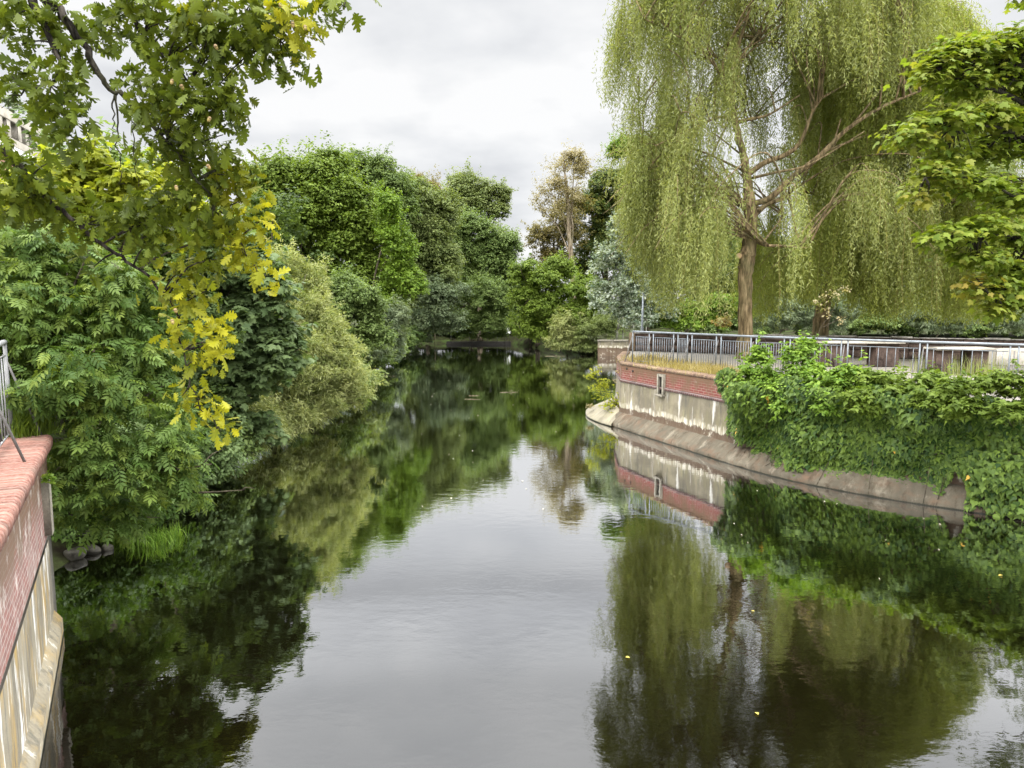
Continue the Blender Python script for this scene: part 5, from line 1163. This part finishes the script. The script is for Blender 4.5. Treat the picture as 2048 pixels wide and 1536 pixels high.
def building():
    # concrete roof terrace of a block beyond the trees
    a = np.array(at(-60, 200, 35.0)); e = np.array(at(84, 262, 43.5)); D = nrm((e - a)[:2]); n = np.array([D[1], -D[0]])
    L = np.linalg.norm((e - a)[:2]) + 0.01; R = np.array([[D[0], n[0], 0], [D[1], n[1], 0], [0, 0, 1]]); zt = e[2]
    t = thing('apartment_building', (e[0], e[1], 1.8), 'concrete roofed apartment block corner behind the oak leaves at the left edge', 'building')
    def put(mb, s, o, z, size, bev=0.03):
        c = e[:2] - D * s + n * o; mb.box((c[0], c[1], z), size, R, bev)
    mb = MB(); put(mb, L / 2 + 3, -4, (zt - 2.3 + 1) / 2, (L + 6, 7.8, zt - 2.3 - 1)); mb.build('wall', M['brick_block'], t)
    mb = MB(); put(mb, L / 2 + 3, -3.9, zt - 2.0, (L + 6.3, 8.2, 0.36)); mb.build('fascia', M['white'], t)
    mb = MB(); put(mb, L / 2 + 3, -0.1, zt - 0.26, (L + 6, 0.5, 0.52)); put(mb, L / 2 + 3, -0.1, zt - 1.60, (L + 6, 0.5, 0.44)); put(mb, 0.3, -4, zt - 0.8, (0.6, 7, 1.58))
    s = 0.35; i = 0
    while s < L + 5: put(mb, s, -0.1, zt - 0.95, (0.5, 0.44, 0.86), 0.02); s += 1.35 if i % 2 else 0.95; i += 1
    mb.build('parapet', M['slab'], t)
    mb = MB(); put(mb, L / 2 + 3, -0.5, zt - 0.95, (L + 5.6, 0.2, 0.86)); mb.build('planter_back', M['painted_shade'], t)
    for k, s0 in enumerate((3.4, 7.6)):
        mb = MB(); m = 14; V = [(0.95 * math.cos(q), 0.6 * math.sin(q)) for q in np.linspace(0, math.pi, m)] + [(-0.95, -1.4), (0.95, -1.4)]
        P3 = [np.append(e[:2] - D * (s0 - x) + n * 0.02, zt - 3.4 + y) for x, y in V] + [np.append(e[:2] - D * (s0 - x) - n * 0.05, zt - 3.4 + y) for x, y in V]
        q = len(V); mb.polys(P3, [tuple(range(q)), tuple(range(2 * q - 1, q - 1, -1))] + [(i, q + i, q + (i + 1) % q, (i + 1) % q) for i in range(q)])
        w = mb.build('window_pane', M['glass'], t)
        mb = MB(); mb.tube([p + np.append(n * 0.03, 0) for p in P3[:q]] + [P3[0] + np.append(n * 0.03, 0)], 0.07, 6); mb.build('frame', M['steel_dark'], w)
    r = rng(77)
    for k, (s0, h, lab) in enumerate(((3.2, 1.0, 'bushy roof plant in the concrete planter nearer the building corner'), (6.0, 1.1, 'bushy roof plant second from the building corner'), (9.2, 1.6, 'tall dark roof plant at the frame edge on the building'))):
        c = np.append(e[:2] - D * s0 - n * 0.3, zt); q = thing('roof_plant', c, lab, 'plant', 'plants on the roof terrace')
        mb = MB()
        for _ in range(5): mb.tube([c - (0, 0, .2), c + np.array([r.normal() * .2, r.normal() * .2, h * r.uniform(.5, .9)])], [.03, .01], 4)
        mb.build('stem', M['bark'], q); mb = MB(); crown(mb, r, [(c + np.array([0, 0, h * .5]), np.array([.6, .5, h * .6]))], 700, OVATE, 0.16, 0.12, per=10, sub=8); mb.build('foliage', G['blue'], q)
M['brick_block'] = flat_mat('orange_brick_wall', (0.30, 0.15, 0.09), (0.42, 0.24, 0.16), 6)
mg, ntg, og = new_mat('window_glass'); principled(ntg, og, (0.10, 0.14, 0.19), 0.05, None, 0.9); M['glass'] = mg
building()

# ------------------------------------------------------------------ stones and floating things
def stones():
    r = rng(61)
    for i, (x, y, z, s, lab) in enumerate(((150, 1108, 0.10, .26, 'flat grey stone at the waterline nearest the pink wall'), (185, 1100, 0.06, .20, 'small grey stone in the middle of the waterline stones'), (118, 1075, .25, .34, 'large grey stone up the bank against the concrete wall'),
                                           (160, 1060, .3, .30, 'mossy stone up the bank under the ash leaves'), (215, 1096, .04, .16, 'smallest wet stone beside the waterside grass'), (196, 1062, .2, .24, 'brownish stone behind the waterside grass'))):
        c = atz(x, y, z); mb = MB(); u = np.linspace(0, math.pi, 7)[1:-1]; v = np.linspace(0, 2 * math.pi, 9)[:-1]; V = []
        for a in u:
            for b in v: q = s * (1 + 0.16 * r.normal()); V.append((q * math.sin(a) * math.cos(b), q * .8 * math.sin(a) * math.sin(b), q * .6 * math.cos(a)))
        V += [(0, 0, s * .55), (0, 0, -s * .6)]; P = [(i_ * 8 + j, (i_ + 1) * 8 + j, (i_ + 1) * 8 + (j + 1) % 8, i_ * 8 + (j + 1) % 8) for i_ in range(4) for j in range(8)]
        P += [(40, j, (j + 1) % 8) for j in range(8)] + [(41, 32 + (j + 1) % 8, 32 + j) for j in range(8)]
        mb.polys(np.array(V) + c, P); o = mb.build('stone', M['stone_wet'], None, True); o.modifiers.new('round', 'SUBSURF').render_levels = 2; o.modifiers['round'].levels = 1
        tag(o, lab, 'stone', 'stones on the left waterline')
M['stone_wet'] = flat_mat('grey_bank_stone', (0.025, 0.022, 0.017), (0.11, 0.10, 0.08), 9, 0.6)
stones()

def floaters():
    r = rng(71)
    Y_ = leaf_mat('yellow_fallen_leaf', (0.30, 0.23, 0.04), (0.40, 0.34, 0.08), (0.7, 0.4, 0.05), trans=0.1)
    W_ = leaf_mat('bleached_fallen_leaf', (0.42, 0.38, 0.28), (0.62, 0.58, 0.48), (0.7, 0.4, 0.05), trans=0.1)
    one = (np.array([(0, 0, .004), (.3, .2, .016), (.35, .6, .022), (0, 1, .012), (-.35, .6, .02), (-.3, .2, .012)]), [(0, 1, 2, 3), (0, 3, 4, 5)])
    def mesh(mat, s):
        mb = MB(); scatter(mb, (one[0] * np.array([1, 1, 1 / s]), one[1]), np.zeros((1, 3)), np.array([[0, 0, 1.]]), np.array([[0, 1., 0]]), np.array([s]), np.array([.5]), np.array([0.]))
        return mb.build('floating_leaf', mat)
    pr = {'y': mesh(Y_, 0.075), 'w': mesh(W_, 0.06)}; used = set()
    def put(x, y, kind, label, group, sc=1.0):
        p = atz(x, y, 0.002); o = pr[kind]
        if kind in used:
            o = o.copy(); C.objects.link(o)
        used.add(kind); o.location = (p[0], p[1], 0.003); o.rotation_euler = (0, 0, r.uniform(0, 6.28)); o.scale = (sc,) * 3; tag(o, label, 'leaf', group)
    put(1260, 1316, 'y', 'single orange yellow leaf floating on the dark willow reflection', 'floating leaves', 1.0)
    put(1511, 1425, 'y', 'pale yellow leaf floating nearest the bottom edge on a bright glint', 'floating leaves', 1.0)
    put(1997, 1152, 'y', 'pair-sized orange leaf floating far right below the ivy', 'floating leaves', 1.2)
    put(1502, 1222, 'y', 'small yellow leaf floating on the green band of the reflection', 'floating leaves', .9)
    put(92, 1388, 'w', 'white leaf floating against the foot of the concrete wall', 'floating leaves', 1.2)
    for x, y, s in ((1650, 1004, .9), (1672, 1007, 1), (1883, 1050, 1.1), (1845, 1037, .8), (1515, 982, .7), (1400, 952, .8), (1760, 1157, .8), (1485, 1070, .8), (1494, 1085, .6), (1468, 1048, .7), (1880, 1100, .7), (1770, 1080, .6)):
        put(x, y, 'w', 'tiny pale leaf drifting on the dark water below the ivy wall', 'pale leaves below the ivy wall', s)
    for i in range(80):
        x = r.uniform(840, 1230); y = 690 + 330 * r.random() ** 1.6
        if x > 1150 and y > 800: continue
        put(x, y, 'w', 'tiny pale leaf drifting in the middle of the green river reflection', 'pale leaves in mid river', r.uniform(.5, 1.3))
    for x, y, L, an, lab in ((1018, 784, 1.1, .1, 'short pale floating branch in mid river'), (945, 798, .9, -.1, 'thin floating twig left of the pale branch'), (948, 791, .6, .05, 'shorter twig just beyond the thin floating twig'), (935, 681, 2.4, .02, 'pale log lying at the waterline by the weir'),
                             (835, 687, 2.6, .05, 'grassy floating log at the far left waterline'), (768, 752, 1.6, .1, 'pale dead stem lying on the water beside the sallow'), (1110, 712, 2.0, .05, 'pale floating branch beside the twiggy willow bush')):
        c = atz(x, y, .02); mb = MB(); mb.tube(smooth([(c[0] - L / 2, c[1] - an * L, .0), (c[0], c[1], .012), (c[0] + L / 2, c[1] + an * L, .003)], 4), np.linspace(.014, .006, 9), 6)
        if L > 1: mb.tube([(c[0], c[1], .03), (c[0] + .2, c[1] + .1, .12)], .012, 4)
        tag(mb.build('floating_branch', M['bark_pale']), lab, 'branch', 'branches floating on the river')
floaters()
